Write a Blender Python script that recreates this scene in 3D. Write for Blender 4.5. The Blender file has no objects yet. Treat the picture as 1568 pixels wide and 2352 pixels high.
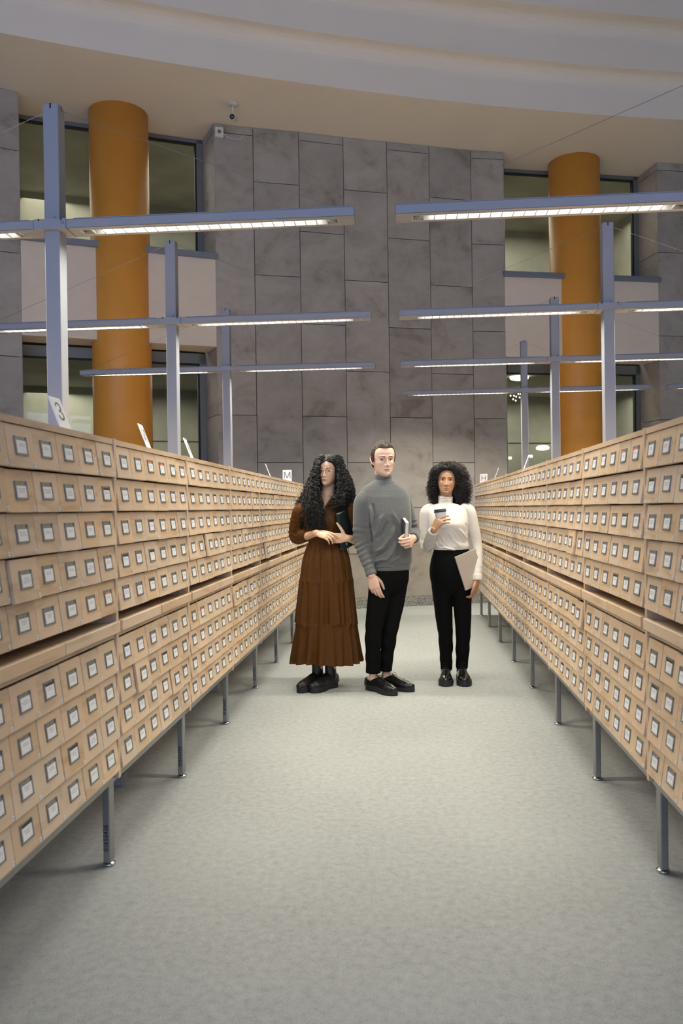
import bpy, bmesh, math, random
import numpy as np
from mathutils import Vector, Matrix, Euler
from mathutils.bvhtree import BVHTree
PI = math.pi
SC = bpy.context.scene
COL = SC.collection
rnd = random.Random(7)

# ------------------------------------------------------------------ materials
def new_mat(name):
    m = bpy.data.materials.new(name); m.use_nodes = True
    nt = m.node_tree; nt.nodes.clear()
    out = nt.nodes.new('ShaderNodeOutputMaterial')
    b = nt.nodes.new('ShaderNodeBsdfPrincipled')
    nt.links.new(b.outputs[0], out.inputs[0])
    return m, nt, b, out
def N(nt, t, **kw):
    n = nt.nodes.new(t)
    for k, v in kw.items():
        if k.startswith('i_'):
            n.inputs[int(k[2:]) if k[2:].isdigit() else k[2:]].default_value = v
        else: setattr(n, k, v)
    return n
def L(nt, a, b): nt.links.new(a, b)
def ramp(nt, fac, stops):
    r = nt.nodes.new('ShaderNodeValToRGB'); e = r.color_ramp.elements
    while len(e) < len(stops): e.new(0.5)
    for i, (p, c) in enumerate(stops):
        e[i].position = p; e[i].color = (c[0], c[1], c[2], 1)
    L(nt, fac, r.inputs[0]); return r
def coords(nt, scale=(1, 1, 1), kind='Object'):
    tc = nt.nodes.new('ShaderNodeTexCoord'); mp = nt.nodes.new('ShaderNodeMapping')
    mp.inputs['Scale'].default_value = scale
    L(nt, tc.outputs[kind], mp.inputs[0]); return mp.outputs[0]
def noise(nt, vec, scale, detail=4, rough=.55, dist=0):
    n = nt.nodes.new('ShaderNodeTexNoise'); n.inputs['Scale'].default_value = scale
    n.inputs['Detail'].default_value = detail; n.inputs['Roughness'].default_value = rough
    n.inputs['Distortion'].default_value = dist
    L(nt, vec, n.inputs['Vector']); return n
def bump(nt, b, h, strength, dist=.002):
    bp = nt.nodes.new('ShaderNodeBump'); bp.inputs['Strength'].default_value = strength
    bp.inputs['Distance'].default_value = dist
    L(nt, h, bp.inputs['Height']); L(nt, bp.outputs[0], b.inputs['Normal'])
def plain(name, col, rough=.6, metal=0, spec=.5, nscale=0, namt=.0, bmp=0):
    m, nt, b, _ = new_mat(name)
    b.inputs['Roughness'].default_value = rough; b.inputs['Metallic'].default_value = metal
    b.inputs['Specular IOR Level'].default_value = spec
    if nscale:
        n = noise(nt, coords(nt), nscale)
        r = ramp(nt, n.outputs[0], [(.3, [c*(1-namt) for c in col]), (.7, [min(1, c*(1+namt)) for c in col])])
        L(nt, r.outputs[0], b.inputs['Base Color'])
        if bmp: bump(nt, b, n.outputs[0], bmp)
    else: b.inputs['Base Color'].default_value = (*col, 1)
    return m
def emit(name, col, s):
    m = bpy.data.materials.new(name); m.use_nodes = True; nt = m.node_tree; nt.nodes.clear()
    o = nt.nodes.new('ShaderNodeOutputMaterial'); e = nt.nodes.new('ShaderNodeEmission')
    e.inputs[0].default_value = (*col, 1); e.inputs[1].default_value = s
    L(nt, e.outputs[0], o.inputs[0]); return m
def wood_mat(name, base, amt):
    m, nt, b, _ = new_mat(name)
    v = coords(nt, (3.0, 16, 16)); oi = nt.nodes.new('ShaderNodeObjectInfo')
    add = N(nt, 'ShaderNodeVectorMath', operation='ADD'); mul = N(nt, 'ShaderNodeMath', operation='MULTIPLY'); mul.inputs[1].default_value = 37.
    L(nt, oi.outputs['Random'], mul.inputs[0]); L(nt, v, add.inputs[0]); L(nt, mul.outputs[0], add.inputs[1])
    n1 = noise(nt, add.outputs[0], 1.0, 3, .5, 1.2); n2 = noise(nt, add.outputs[0], 6, 3, .6, .4)
    mx = N(nt, 'ShaderNodeMath', operation='MULTIPLY_ADD'); mx.inputs[1].default_value = .3
    L(nt, n2.outputs[0], mx.inputs[0]); L(nt, n1.outputs[0], mx.inputs[2])
    r = ramp(nt, mx.outputs[0], [(.42, [c*f for c, f in zip(base, (.80, .74, .68))]), (.62, base), (.85, [min(1, c*f) for c, f in zip(base, (1.06, 1.06, 1.08))])])
    hs = nt.nodes.new('ShaderNodeHueSaturation')
    mr = N(nt, 'ShaderNodeMapRange'); mr.inputs[3].default_value = 1-amt; mr.inputs[4].default_value = 1+amt
    L(nt, oi.outputs['Random'], mr.inputs[0]); L(nt, mr.outputs[0], hs.inputs['Value'])
    m2 = N(nt, 'ShaderNodeMath', operation='FRACT'); m3 = N(nt, 'ShaderNodeMath', operation='MULTIPLY'); m3.inputs[1].default_value = 7.31
    L(nt, oi.outputs['Random'], m3.inputs[0]); L(nt, m3.outputs[0], m2.inputs[0])
    mr2 = N(nt, 'ShaderNodeMapRange'); mr2.inputs[3].default_value = .86; mr2.inputs[4].default_value = 1.08
    L(nt, m2.outputs[0], mr2.inputs[0]); L(nt, mr2.outputs[0], hs.inputs['Saturation'])
    L(nt, r.outputs[0], hs.inputs['Color']); L(nt, hs.outputs[0], b.inputs['Base Color'])
    b.inputs['Roughness'].default_value = .48; b.inputs['Specular IOR Level'].default_value = .35
    return m
M = {}
M['wood'] = wood_mat('beech_wood', (.65, .475, .315), .07)
M['wood_shade'] = wood_mat('beech_shaded', (.42, .27, .15), .05)  # darker copy of the beech, shade of the drawer gaps put into its colour
M['holder'] = plain('zinc_holder', (.26, .265, .25), .45, .6, nscale=60, namt=.3)
M['card'] = plain('white_card', (.80, .80, .80), .6)
M['ink'] = plain('grey_print', (.36, .36, .39), .8); M['ink_dark'] = plain('dark_print', (.14, .14, .16), .7)
M['tab'] = plain('orange_tab', (.75, .22, .10), .7)
M['blacktab'] = plain('dark_tab', (.02, .02, .025), .5)
M['sticker'] = plain('white_sticker', (.78, .80, .80), .5)
M['steel'] = plain('grey_steel', (.25, .25, .245), .38, .45, nscale=30, namt=.06)
M['chrome'] = plain('chrome_foot', (.6, .6, .6), .18, 1)
M['stencil'] = plain('black_stencil', (.008, .008, .008), .7)
M['post'] = plain('grey_powder_coat', (.265, .275, .31), .45, .0, nscale=200, namt=.03)
M['louver'] = plain('grey_louver', (.50, .49, .46), .4)
M['lamp'] = emit('fluorescent_tube', (1, .97, .90), 9)
M['orange'] = plain('orange_paint', (.74, .315, .045), .45, nscale=1.5, namt=.06)
M['sill'] = plain('blue_grey_metal', (.21, .225, .26), .45, .3)
M['frame'] = plain('grey_aluminium', (.165, .175, .16), .45, .3)
M['blackgap'] = plain('black_rubber', (.01, .01, .01), .7)
M['plaster'] = plain('cream_plaster', (.72, .61, .485), .9, nscale=8, namt=.02)
M['ceiling'] = plain('ceiling_paint', (.74, .675, .585), .9, nscale=.8, namt=.02)
M['sign'] = plain('white_plastic', (.86, .86, .86), .35)
M['bolt'] = plain('bolt_steel', (.30, .31, .36), .35, .9)
M['black'] = plain('black_plastic', (.012, .012, .014), .35)
M['offwhite'] = plain('cream_plastic', (.66, .62, .54), .5)
M['corridor'] = plain('grey_corridor', (.37, .355, .31), .8, nscale=1.1, namt=.28)
M['corridor_dark'] = plain('dark_panel', (.07, .065, .06), .5)
M['bulb'] = emit('warm_bulb', (1, .93, .8), 6)
def stone_mat():
    m, nt, b, _ = new_mat('grey_stone')
    v = coords(nt, (1, 1, 1.25)); g = nt.nodes.new('ShaderNodeNewGeometry')
    add = N(nt, 'ShaderNodeVectorMath', operation='ADD'); mul = N(nt, 'ShaderNodeMath', operation='MULTIPLY'); mul.inputs[1].default_value = 23.
    L(nt, g.outputs['Random Per Island'], mul.inputs[0]); L(nt, v, add.inputs[0]); L(nt, mul.outputs[0], add.inputs[1])
    n1 = noise(nt, add.outputs[0], 2.1, 6, .6, .7); n2 = noise(nt, add.outputs[0], 9, 5, .7)
    mx = N(nt, 'ShaderNodeMath', operation='MULTIPLY_ADD'); mx.inputs[1].default_value = .35
    L(nt, n2.outputs[0], mx.inputs[0]); L(nt, n1.outputs[0], mx.inputs[2])
    r = ramp(nt, mx.outputs[0], [(.44, (.228, .192, .154)), (.60, (.335, .296, .250)), (.70, (.366, .326, .280)), (.9, (.41, .374, .325))])
    hs = nt.nodes.new('ShaderNodeHueSaturation'); mr = N(nt, 'ShaderNodeMapRange'); mr.inputs[3].default_value = .93; mr.inputs[4].default_value = 1.07
    L(nt, g.outputs['Random Per Island'], mr.inputs[0]); L(nt, mr.outputs[0], hs.inputs['Value'])
    L(nt, r.outputs[0], hs.inputs['Color']); L(nt, hs.outputs[0], b.inputs['Base Color'])
    b.inputs['Roughness'].default_value = .62; b.inputs['Specular IOR Level'].default_value = .3
    bump(nt, b, n2.outputs[0], .12, .004); return m
M['stone'] = stone_mat()
def carpet_mat():
    m, nt, b, _ = new_mat('grey_carpet')
    v = coords(nt); n1 = noise(nt, v, 260, 2, .7); n2 = noise(nt, v, 34, 4, .65); n3 = noise(nt, v, .9, 3, .5)
    a = N(nt, 'ShaderNodeMath', operation='MULTIPLY_ADD'); a.inputs[1].default_value = .55
    L(nt, n2.outputs[0], a.inputs[0]); L(nt, n1.outputs[0], a.inputs[2])
    a2 = N(nt, 'ShaderNodeMath', operation='MULTIPLY_ADD'); a2.inputs[1].default_value = .25
    L(nt, n3.outputs[0], a2.inputs[0]); L(nt, a.outputs[0], a2.inputs[2])
    r = ramp(nt, a2.outputs[0], [(.6, (.24, .249, .243)), (1.1, (.452, .467, .457))])
    L(nt, r.outputs[0], b.inputs['Base Color']); b.inputs['Roughness'].default_value = .97
    b.inputs['Specular IOR Level'].default_value = .1
    bump(nt, b, a.outputs[0], .5, .004); return m
M['carpet'] = carpet_mat()
def granite_mat():
    m, nt, b, _ = new_mat('speckled_granite')
    n = noise(nt, coords(nt), 60, 3, .8)
    r = ramp(nt, n.outputs[0], [(.40, (.09, .085, .08)), (.5, (.25, .235, .22)), (.62, (.42, .40, .37))])
    L(nt, r.outputs[0], b.inputs['Base Color']); b.inputs['Roughness'].default_value = .35; return m
M['granite'] = granite_mat()
def glass_mat():
    m = bpy.data.materials.new('window_glass'); m.use_nodes = True; nt = m.node_tree; nt.nodes.clear()
    o = nt.nodes.new('ShaderNodeOutputMaterial'); mix = nt.nodes.new('ShaderNodeMixShader')
    t = nt.nodes.new('ShaderNodeBsdfTransparent'); t.inputs[0].default_value = (.80, .82, .76, 1)
    g = nt.nodes.new('ShaderNodeBsdfGlossy'); g.inputs['Roughness'].default_value = .015
    f = nt.nodes.new('ShaderNodeFresnel'); f.inputs[0].default_value = 1.32
    L(nt, f.outputs[0], mix.inputs[0]); L(nt, t.outputs[0], mix.inputs[1]); L(nt, g.outputs[0], mix.inputs[2])
    L(nt, mix.outputs[0], o.inputs[0]); return m
M['glass'] = glass_mat()

# ------------------------------------------------------------------ mesh builder
class MB:
    def __init__(s): s.v = []; s.f = []; s.m = []
    def add(s, vs, fs, mi=0, mat=None):
        o = len(s.v)
        if mat is not None: vs = [tuple(mat @ Vector(p)) for p in vs]
        s.v += [tuple(p) for p in vs]; s.f += [tuple(i+o for i in f) for f in fs]; s.m += [mi]*len(fs)
        return s
    def box(s, x0, x1, y0, y1, z0, z1, mi=0, mat=None):
        v = [(x0,y0,z0),(x1,y0,z0),(x1,y1,z0),(x0,y1,z0),(x0,y0,z1),(x1,y0,z1),(x1,y1,z1),(x0,y1,z1)]
        return s.add(v, [(0,3,2,1),(4,5,6,7),(0,1,5,4),(1,2,6,5),(2,3,7,6),(3,0,4,7)], mi, mat)
    def hexa(s, b, t, mi=0):            # b, t: 4 bottom / 4 top corners, counter-clockwise from above
        return s.add(list(b)+list(t), [(0,3,2,1),(4,5,6,7),(0,1,5,4),(1,2,6,5),(2,3,7,6),(3,0,4,7)], mi)
    def lathe(s, prof, n=24, mi=0, mat=None, cap=True):   # prof: (r,z)
        v = []; f = []
        for r, z in prof:
            for i in range(n):
                a = 2*PI*i/n; v.append((r*math.cos(a), r*math.sin(a), z))
        for k in range(len(prof)-1):
            for i in range(n):
                j = (i+1) % n; f.append((k*n+i, k*n+j, (k+1)*n+j, (k+1)*n+i))
        if cap: f.append(tuple(range(n-1, -1, -1))); f.append(tuple(range((len(prof)-1)*n, len(prof)*n)))
        return s.add(v, f, mi, mat)
    def tube(s, pts, rad, n=12, mi=0, flat=None, cap=True, up=None):
        # pts: points, rad: radius or (rx, ry) per point
        P = [Vector(p) for p in pts]; k = len(P)
        if not isinstance(rad, (list, tuple)): rad = [rad]*k
        R = [(r, r) if not isinstance(r, (list, tuple)) else r for r in rad]
        v = []; f = []; u = Vector(up) if up is not None else None
        for i in range(k):
            d = (P[min(i+1, k-1)]-P[max(i-1, 0)]).normalized()
            if u is None:
                u = Vector((0, 0, 1)) if abs(d.z) < .9 else Vector((0, 1, 0))
            u = (u - d*u.dot(d)).normalized(); w = d.cross(u)
            for j in range(n):
                a = 2*PI*j/n; v.append(P[i] + w*(R[i][0]*math.cos(a)) + u*(R[i][1]*math.sin(a)))
        for i in range(k-1):
            for j in range(n):
                q = (j+1) % n; f.append((i*n+j, (i+1)*n+j, (i+1)*n+q, i*n+q))
        if cap: f.append(tuple(range(n))); f.append(tuple(range(k*n-1, (k-1)*n-1, -1)))
        return s.add(v, f, mi)
    def mesh(s, name, mats, smooth=False, bevel=0, seg=1):
        me = bpy.data.meshes.new(name); me.from_pydata(s.v, [], s.f)
        for m in (mats if isinstance(mats, (list, tuple)) else [mats]): me.materials.append(m)
        me.polygons.foreach_set('material_index', s.m)
        if bevel:
            bm = bmesh.new(); bm.from_mesh(me)
            es = [e for e in bm.edges if len(e.link_faces) == 2 and e.calc_face_angle(0) > .5]
            bmesh.ops.bevel(bm, geom=es, offset=bevel, segments=seg, affect='EDGES', profile=.5)
            bm.to_mesh(me); bm.free()
        if smooth: me.polygons.foreach_set('use_smooth', [True]*len(me.polygons))
        me.update(); return me
def np_mesh(name, V, F, mats, midx=None, smooth=True):
    V = np.asarray(V, dtype=np.float32); F = np.asarray(F, dtype=np.int32)
    me = bpy.data.meshes.new(name); k = F.shape[1]
    me.vertices.add(len(V)); me.vertices.foreach_set('co', V.ravel())
    me.loops.add(F.size); me.loops.foreach_set('vertex_index', F.ravel())
    me.polygons.add(len(F)); me.polygons.foreach_set('loop_start', np.arange(0, F.size, k, dtype=np.int32))
    me.polygons.foreach_set('loop_total', np.full(len(F), k, dtype=np.int32))
    for m in (mats if isinstance(mats, (list, tuple)) else [mats]): me.materials.append(m)
    if midx is not None: me.polygons.foreach_set('material_index', np.asarray(midx, dtype=np.int32))
    me.polygons.foreach_set('use_smooth', np.full(len(F), smooth))
    me.update(calc_edges=True); me.validate(); return me
def put(name, me, parent=None, loc=(0,0,0), rot=(0,0,0)):
    o = bpy.data.objects.new(name, me); COL.objects.link(o)
    o.location = loc; o.rotation_euler = rot
    if parent is not None: o.parent = parent
    return o
def tag(o, label, cat, group=None, kind=None):
    o['label'] = label; o['category'] = cat
    if group: o['group'] = group
    if kind: o['kind'] = kind
    return o
def thing(name, label, cat, loc=(0,0,0), rotz=0, group=None):
    o = bpy.data.objects.new(name, None); COL.objects.link(o); o.location = loc; o.rotation_euler = (0, 0, rotz)
    o.empty_display_size = .1
    return tag(o, label, cat, group)
def struct(name, me, label=None, parent=None):
    o = put(name, me, parent)
    if parent is None: o['kind'] = 'structure'
    if label: o['label'] = label
    return o
def text_mesh(name, body, size, mat, extrude=.0004):
    cu = bpy.data.curves.new(name, 'FONT'); cu.body = body; cu.size = size; cu.align_x = 'CENTER'; cu.align_y = 'CENTER'; cu.extrude = extrude
    o = bpy.data.objects.new(name, cu); COL.objects.link(o)
    dg = bpy.context.evaluated_depsgraph_get(); dg.update()
    me = bpy.data.meshes.new_from_object(o.evaluated_get(dg)); bpy.data.objects.remove(o); bpy.data.curves.remove(cu)
    me.materials.clear(); me.materials.append(mat); me.name = name
    return me

# ------------------------------------------------------------------ the hall
ZT = 6.104
struct('floor', MB().add([(-13,-11,0),(13,-11,0),(13,16,0),(-13,16,0)], [(0,1,2,3)]).mesh('floor', M['carpet']), 'grey carpet floor of the aisle and hall')

ZE = [.125, 1.302, 2.489, 3.669, 4.843, 6.0, ZT]          # panel joints, even columns
ZO = [.125, .712, 1.897, 3.082, 4.258, 5.426, ZT]         # odd columns
def panels(mb, a, b, zs, th=.03, gap=.004, side=1):
    a = Vector((*a, 0)); b = Vector((*b, 0)); d = (b-a).normalized(); n = Vector((d.y, -d.x, 0))*side   # n: towards the room
    a2 = a + d*gap; b2 = b - d*gap
    for z0, z1 in zip(zs[:-1], zs[1:]):
        if side > 0: q = [a2, b2, b2-n*th, a2-n*th]
        else: q = [b2, a2, a2-n*th, b2-n*th]
        mb.hexa([p+Vector((0,0,z0+gap)) for p in q], [p+Vector((0,0,z1-gap)) for p in q], 0)
def back_of(mb, pts, depth, z0, z1, off=.026, mi=1):
    for i, (a, b) in enumerate(zip(pts[:-1], pts[1:])):
        a = Vector((*a, 0)); b = Vector((*b, 0)); d = (b-a).normalized(); n = Vector((d.y, -d.x, 0))
        if i == 0: a = a+d*.05
        if i == len(pts)-2: b = b-d*.05
        q = [a-n*off, b-n*off, b-n*depth, a-n*depth]
        mb.hexa([p+Vector((0,0,z0)) for p in q], [p+Vector((0,0,z1)) for p in q], mi)
CENTER = [(-2.297,9.751),(-1.836,9.915),(-1.281,10.093),(-.73,10.297),(-.172,10.482),(.384,10.67),(.95,10.862),(1.396,10.965)]
LEFTP = [(-8.2,6.2),(-6.9,7.25),(-6.45,7.57),(-5.93,7.88),(-5.40,8.18),(-4.86,8.45),(-4.317,8.778)]
RIGHTP = [(3.6,11.541),(4.16,11.69),(4.73,11.83),(5.30,11.95),(5.88,12.06),(8.6,12.4)]
LB = (-2.562,10.21); LA = (-4.581,9.304)      # left window plane
RA = (1.478,11.53); RB = (3.467,12.044)       # right window plane
gapm = plain('dark_joint', (.05, .042, .035), .9)
def pier(name, pts, par, label, ends):
    mb = MB()
    for i, (a, b) in enumerate(zip(pts[:-1], pts[1:])): panels(mb, a, b, ZE if (i+par) % 2 == 0 else ZO)
    back_of(mb, pts, .05, 0, ZT)
    for a, b in ends:
        panels(mb, a, b, ZE)
        av = Vector((*a, 0)); bv = Vector((*b, 0)); d = (bv-av).normalized(); n = Vector((d.y, -d.x, 0))
        q = [av+d*.05-n*.026, bv-d*.05-n*.026, bv-d*.05-n*.05, av+d*.05-n*.05]
        mb.hexa([p+Vector((0,0,0)) for p in q], [p+Vector((0,0,ZT)) for p in q], 1)
    struct(name, mb.mesh(name, [M['stone'], gapm]), label)
    bb = MB()
    for a, b in zip(pts[:-1], pts[1:]):
        a = Vector((*a, 0)); b = Vector((*b, 0)); d = (b-a).normalized(); n = Vector((d.y, -d.x, 0))
        q = [a+n*.012, b+n*.012, b-n*.01, a-n*.01]
        bb.hexa([p+Vector((0,0,0)) for p in q], [p+Vector((0,0,.14)) for p in q])
    return bb
bb = pier('wall_back', CENTER, 0, 'curved grey stone panel wall behind the three people', [(LB, CENTER[0]), (CENTER[-1], RA)])
struct('baseboard_back', bb.mesh('baseboard_back', M['granite']), 'speckled granite baseboard')
bb = pier('wall_left', LEFTP, 0, 'grey stone pier at the left edge', [(LEFTP[-1], LA)])
struct('baseboard_left', bb.mesh('baseboard_left', M['granite']))
bb = pier('wall_right', RIGHTP, 0, 'grey stone pier at the right edge', [(RB, RIGHTP[0])])
struct('baseboard_right', bb.mesh('baseboard_right', M['granite']))

# ceiling: flat outer soffit and stepped rings of the round recess
def ceiling():
    cx, cy = 10.216, -20.937; n = 96; a0, a1 = math.radians(62), math.radians(140)
    prof = [(39, ZT), (31.945, ZT), (31.945, 6.42)]
    for k in range(1, 7): t = k/6*PI/2; prof.append((31.945-.15*(1-math.cos(t)), 6.42+.15*math.sin(t)))
    prof += [(31.725, 6.57), (31.725, 6.89)]
    for k in range(1, 7): t = k/6*PI/2; prof.append((31.725-.15*(1-math.cos(t)), 6.89+.15*math.sin(t)))
    prof += [(31.45, 7.04), (31.45, 7.6), (10, 7.6)]
    V = []; F = []
    for r, z in prof:
        for i in range(n+1):
            a = a0+(a1-a0)*i/n; V.append((cx+r*math.cos(a), cy+r*math.sin(a), z))
    for k in range(len(prof)-1):
        for i in range(n): F.append((k*(n+1)+i, k*(n+1)+i+1, (k+1)*(n+1)+i+1, (k+1)*(n+1)+i))
    me = MB().add(V, F).mesh('ceiling', M['ceiling'])
    struct('ceiling', me, 'cream ceiling with stepped curved recess')
ceiling()

def vplane(a, b, t, off=0):
    a = Vector((*a, 0)); b = Vector((*b, 0)); d = (b-a).normalized(); n = Vector((d.y, -d.x, 0))
    return a + (b-a)*t + n*off
def slab(mb, a, b, t0, t1, o0, o1, z0, z1, mi=0):          # box along a wall line, o0 nearer the room
    q = [vplane(a, b, t0, o0), vplane(a, b, t1, o0), vplane(a, b, t1, o1), vplane(a, b, t0, o1)]
    mb.hexa([p+Vector((0,0,z0)) for p in q], [p+Vector((0,0,z1)) for p in q], mi)
wn = [0]
def bay(side, FA, FB, WA, WB, coltop):
    # parapet between the two storeys, with its metal sill
    mb = MB(); slab(mb, FA, FB, 0, 1, -.004, -.40, 3.335, 4.415)
    w = struct('wall_'+side+'_parapet', mb.mesh('parapet', M['plaster']), 'cream parapet between upper and lower window, '+side+' bay')
    mb = MB(); slab(mb, FA, FB, -.01, 1.01, .045, -.42, 4.415, 4.485)
    wn[0] += 1
    struct('trim_%d' % wn[0], mb.mesh('sill', M['sill'], bevel=.004), 'blue grey metal sill on the '+side+' parapet')
    for k, (z0, z1, hd) in enumerate(((4.485, ZT, .05), (.0, 3.335, .13))):
        e = bpy.data.objects.new('window_%d' % (wn[0]*2-1+k), None); COL.objects.link(e); e['kind'] = 'structure'
        e['label'] = ('upper' if k == 0 else 'lower')+' window of the '+side+' bay'
        f = MB()
        slab(f, WA, WB, 0, 1, .03, -.05, z1-hd, z1); slab(f, WA, WB, 0, 1, .02, -.03, z1-hd-.018, z1-hd, 1)
        slab(f, WA, WB, .965, 1, .03, -.05, z0, z1)
        slab(f, WA, WB, .955, .966, .02, -.03, z0, z1-hd, 1)
        if k == 1: slab(f, WA, WB, 0, 1, .03, -.05, 0, .12)
        put('window_frame', f.mesh('window_frame', [M['frame'], M['blackgap']]), e)
        g = MB(); slab(g, WA, WB, 0, .965, -.004, -.012, z0+(.12 if k else 0), z1-hd-.01)
        put('window_pane', g.mesh('window_pane', M['glass']), e)
    # corridor behind the glass
    mb = MB()
    def V3(p, z): return p+Vector((0,0,z))
    A = vplane(WA, WB, -.35, -.10); B = vplane(WA, WB, 1.35, -.10); C2 = vplane(WA, WB, 1.35, -2.4); D = vplane(WA, WB, -.35, -2.4)
    for z0, z1 in ((0, 3.2), (3.5, 6.1)):
        mb.add([V3(D,z0), V3(C2,z0), V3(C2,z1), V3(D,z1)], [(0,1,2,3)], 0)
        mb.add([V3(A,z0), V3(D,z0), V3(D,z1), V3(A,z1)], [(0,1,2,3)], 0); mb.add([V3(C2,z0), V3(B,z0), V3(B,z1), V3(C2,z1)], [(0,1,2,3)], 0)
        mb.add([V3(A,z1), V3(D,z1), V3(C2,z1), V3(B,z1)], [(0,1,2,3)], 2); mb.add([V3(A,z0), V3(B,z0), V3(C2,z0), V3(D,z0)], [(0,1,2,3)], 0)
    slab(mb, WA, WB, -.3, 1.3, -2.34, -2.399, 1.18, 1.46, 1); slab(mb, WA, WB, -.3, 1.3, -2.385, -2.399, 2.40, 2.412, 1); slab(mb, WA, WB, .18, .185, -2.385, -2.399, 0, 3.2, 1)
    struct('wall_corridor_'+side, mb.mesh('corridor', [M['corridor'], M['corridor_dark'], M['corridor']]), 'grey corridor wall seen through the '+side+' windows')
bay('left', LEFTP[-1], CENTER[0], LA, LB, 0)
bay('right', CENTER[-1], RIGHTP[0], RA, RB, 0)
for nm, (x, y), lb in (('left', (-3.384, 9.423), 'round orange column in the left window bay'), ('right', (2.430, 11.429), 'round orange column in the right window bay')):
    o = put('column', MB().lathe([(.348, 0), (.348, ZT)], 64).mesh('column', M['orange'], smooth=True), None, (x, y, 0))
    for p in o.data.polygons:
        if len(p.vertices) > 4: p.use_smooth = False
    tag(o, lb, 'column', 'orange columns', 'structure')
# ------------------------------------------------------------------ card catalogue cabinets
CW = .9625; NW = (CW-.022)/6
TILT = math.atan2(.016, .116)
def drawer_mesh():
    mb = MB(); w = NW-.0016
    mb.box(-w/2, w/2, 0, .011, 0, .1185)
    me = mb.mesh('drawer_front', M['wood'], bevel=.0012)
    mb = MB()                                   # box body behind the front, upright in the cabinet
    c, s = math.cos(TILT), math.sin(TILT)
    def T(x, y, z): return (x, y*c - z*s, y*s + z*c)
    for x0, x1 in ((-w/2+.006, -w/2+.014), (w/2-.014, w/2-.006)):
        b = [T(x0,.012,.012), T(x1,.012,.012), T(x1,.30,.012), T(x0,.30,.012)]; t = [T(x0,.040,.085), T(x1,.040,.085), T(x1,.30,.085), T(x0,.30,.085)]
        mb.hexa(b, t)
    b = [T(-w/2+.006,.012,.008), T(w/2-.006,.012,.008), T(w/2-.006,.30,.008), T(-w/2+.006,.30,.008)]
    mb.hexa(b, [(x, y-.004*s, z+.004*c) for x, y, z in b])
    bm = bmesh.new(); bm.from_mesh(me); tmp = mb.mesh('tmp', M['wood']); bm.from_mesh(tmp); bm.to_mesh(me); bm.free(); bpy.data.meshes.remove(tmp)
    return me
def holder_mesh():
    mb = MB(); a, b = .0345, .0262
    mb.box(-a, a, -.0012, .001, -b, b)
    for x in (-a, a-.005): mb.box(x, x+.005, -.0032, -.0012, -b, b)
    mb.box(-a, a, -.0032, -.0012, -b, -b+.005)
    for x in (-a+.004, a-.006): mb.box(x, x+.002, -.0040, -.0030, b-.005, b-.003); mb.box(x, x+.002, -.0040, -.0030, -b+.002, -b+.004)
    return mb.mesh('label_holder', M['holder'])
def card_mesh(k):
    r = random.Random(k); mb = MB(); w = .0275; zt = .0135+r.uniform(-.0015, .002); zb = -.0205
    mb.box(-w, w, -.0026, -.0016, zb, zt, 0)
    z = zt-.007-r.uniform(0, .004)
    for i in range(r.choice((2, 2, 3, 3, 4))):
        h = w*r.uniform(.45, .85); mb.box(-h, h, -.00285, -.0026, z, z+.0013, 1); z -= .0048
    mb.box(.017, .021, -.00285, -.0026, zb+.004, zb+.006, 1)
    if k == 8: mb.box(-w*.9, w*.5, -.0030, -.0014, zt+.001, zt+.0075, 2)
    if k in (6, 7): mb.box(-w, w, -.0030, -.0014, zt+.0005, zt+.007, 3)
    return mb.mesh('paper_card', [M['card'], M['ink'], M['tab'], M['blacktab']])
DM = drawer_mesh(); HM = holder_mesh(); CM = [card_mesh(k) for k in range(9)]
mb = MB(); rot = Matrix.Rotation(PI/2, 4, 'X')
mb.lathe([(.0065, 0), (.0065, .0006)], 14, 0, rot); mb.box(-.0022, .0022, -.0009, -.0006, -.0035, .0035, 1)
STK = mb.mesh('number_sticker', [M['sticker'], M['ink']])
def carcass_mesh():
    mb = MB(); w = CW
    for x0, x1 in ((.0004, .011), (w-.011, w-.0004)): mb.box(x0, x1, 0, .525, .332, 1.567)
    mb.box(.011, w-.011, .003, .525, 1.545, 1.5645); mb.box(.011, w-.011, .004, .525, .352, .364)
    mb.box(.011, w-.011, .010, .525, .843, .862); mb.box(.011, w-.011, .022, .525, .931, .9365)
    mb.box(.011, w-.011, .512, .525, .364, 1.545)
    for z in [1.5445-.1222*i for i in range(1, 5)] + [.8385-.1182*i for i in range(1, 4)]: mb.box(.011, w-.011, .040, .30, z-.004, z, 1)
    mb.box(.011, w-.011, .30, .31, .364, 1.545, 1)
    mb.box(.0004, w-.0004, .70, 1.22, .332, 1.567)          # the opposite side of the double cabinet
    return mb.mesh('carcass', [M['wood'], M['wood_shade']])
CAR = carcass_mesh()
mb = MB(); hw = (CW-.028)/2
mb.box(0, hw, -.014, .004, .864, .9045); mb.box(0.002, hw-.002, .002, .30, .888, .8955)
SLD = mb.mesh('slide_board', M['wood'], bevel=.0025)
mb = MB(); mb.box(0.0004, CW-.0004, .012, .050, .3245, .3515); RAIL = mb.mesh('base_rail', M['steel'], bevel=.002)
def leg_mesh():
    mb = MB(); mb.box(-.025, .025, -.013, .013, .016, .3245); return mb.mesh('leg', M['steel'], bevel=.004, seg=2)
LEG = leg_mesh()
FOOT = MB().lathe([(.021, 0), (.0235, .004), (.0235, .009), (.015, .012), (.008, .018)], 20).mesh('foot', M['chrome'], smooth=True)
ORD = ['first', 'second', 'third', 'fourth', 'fifth', 'sixth', 'seventh', 'eighth']
NUMS = ['01655436', '01655438', '01655433', '01655433', '01655436', '01655435']
UP = [1.426-.1222*i for i in range(5)]; LO = [.7195-.1182*i for i in range(4)]
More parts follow.
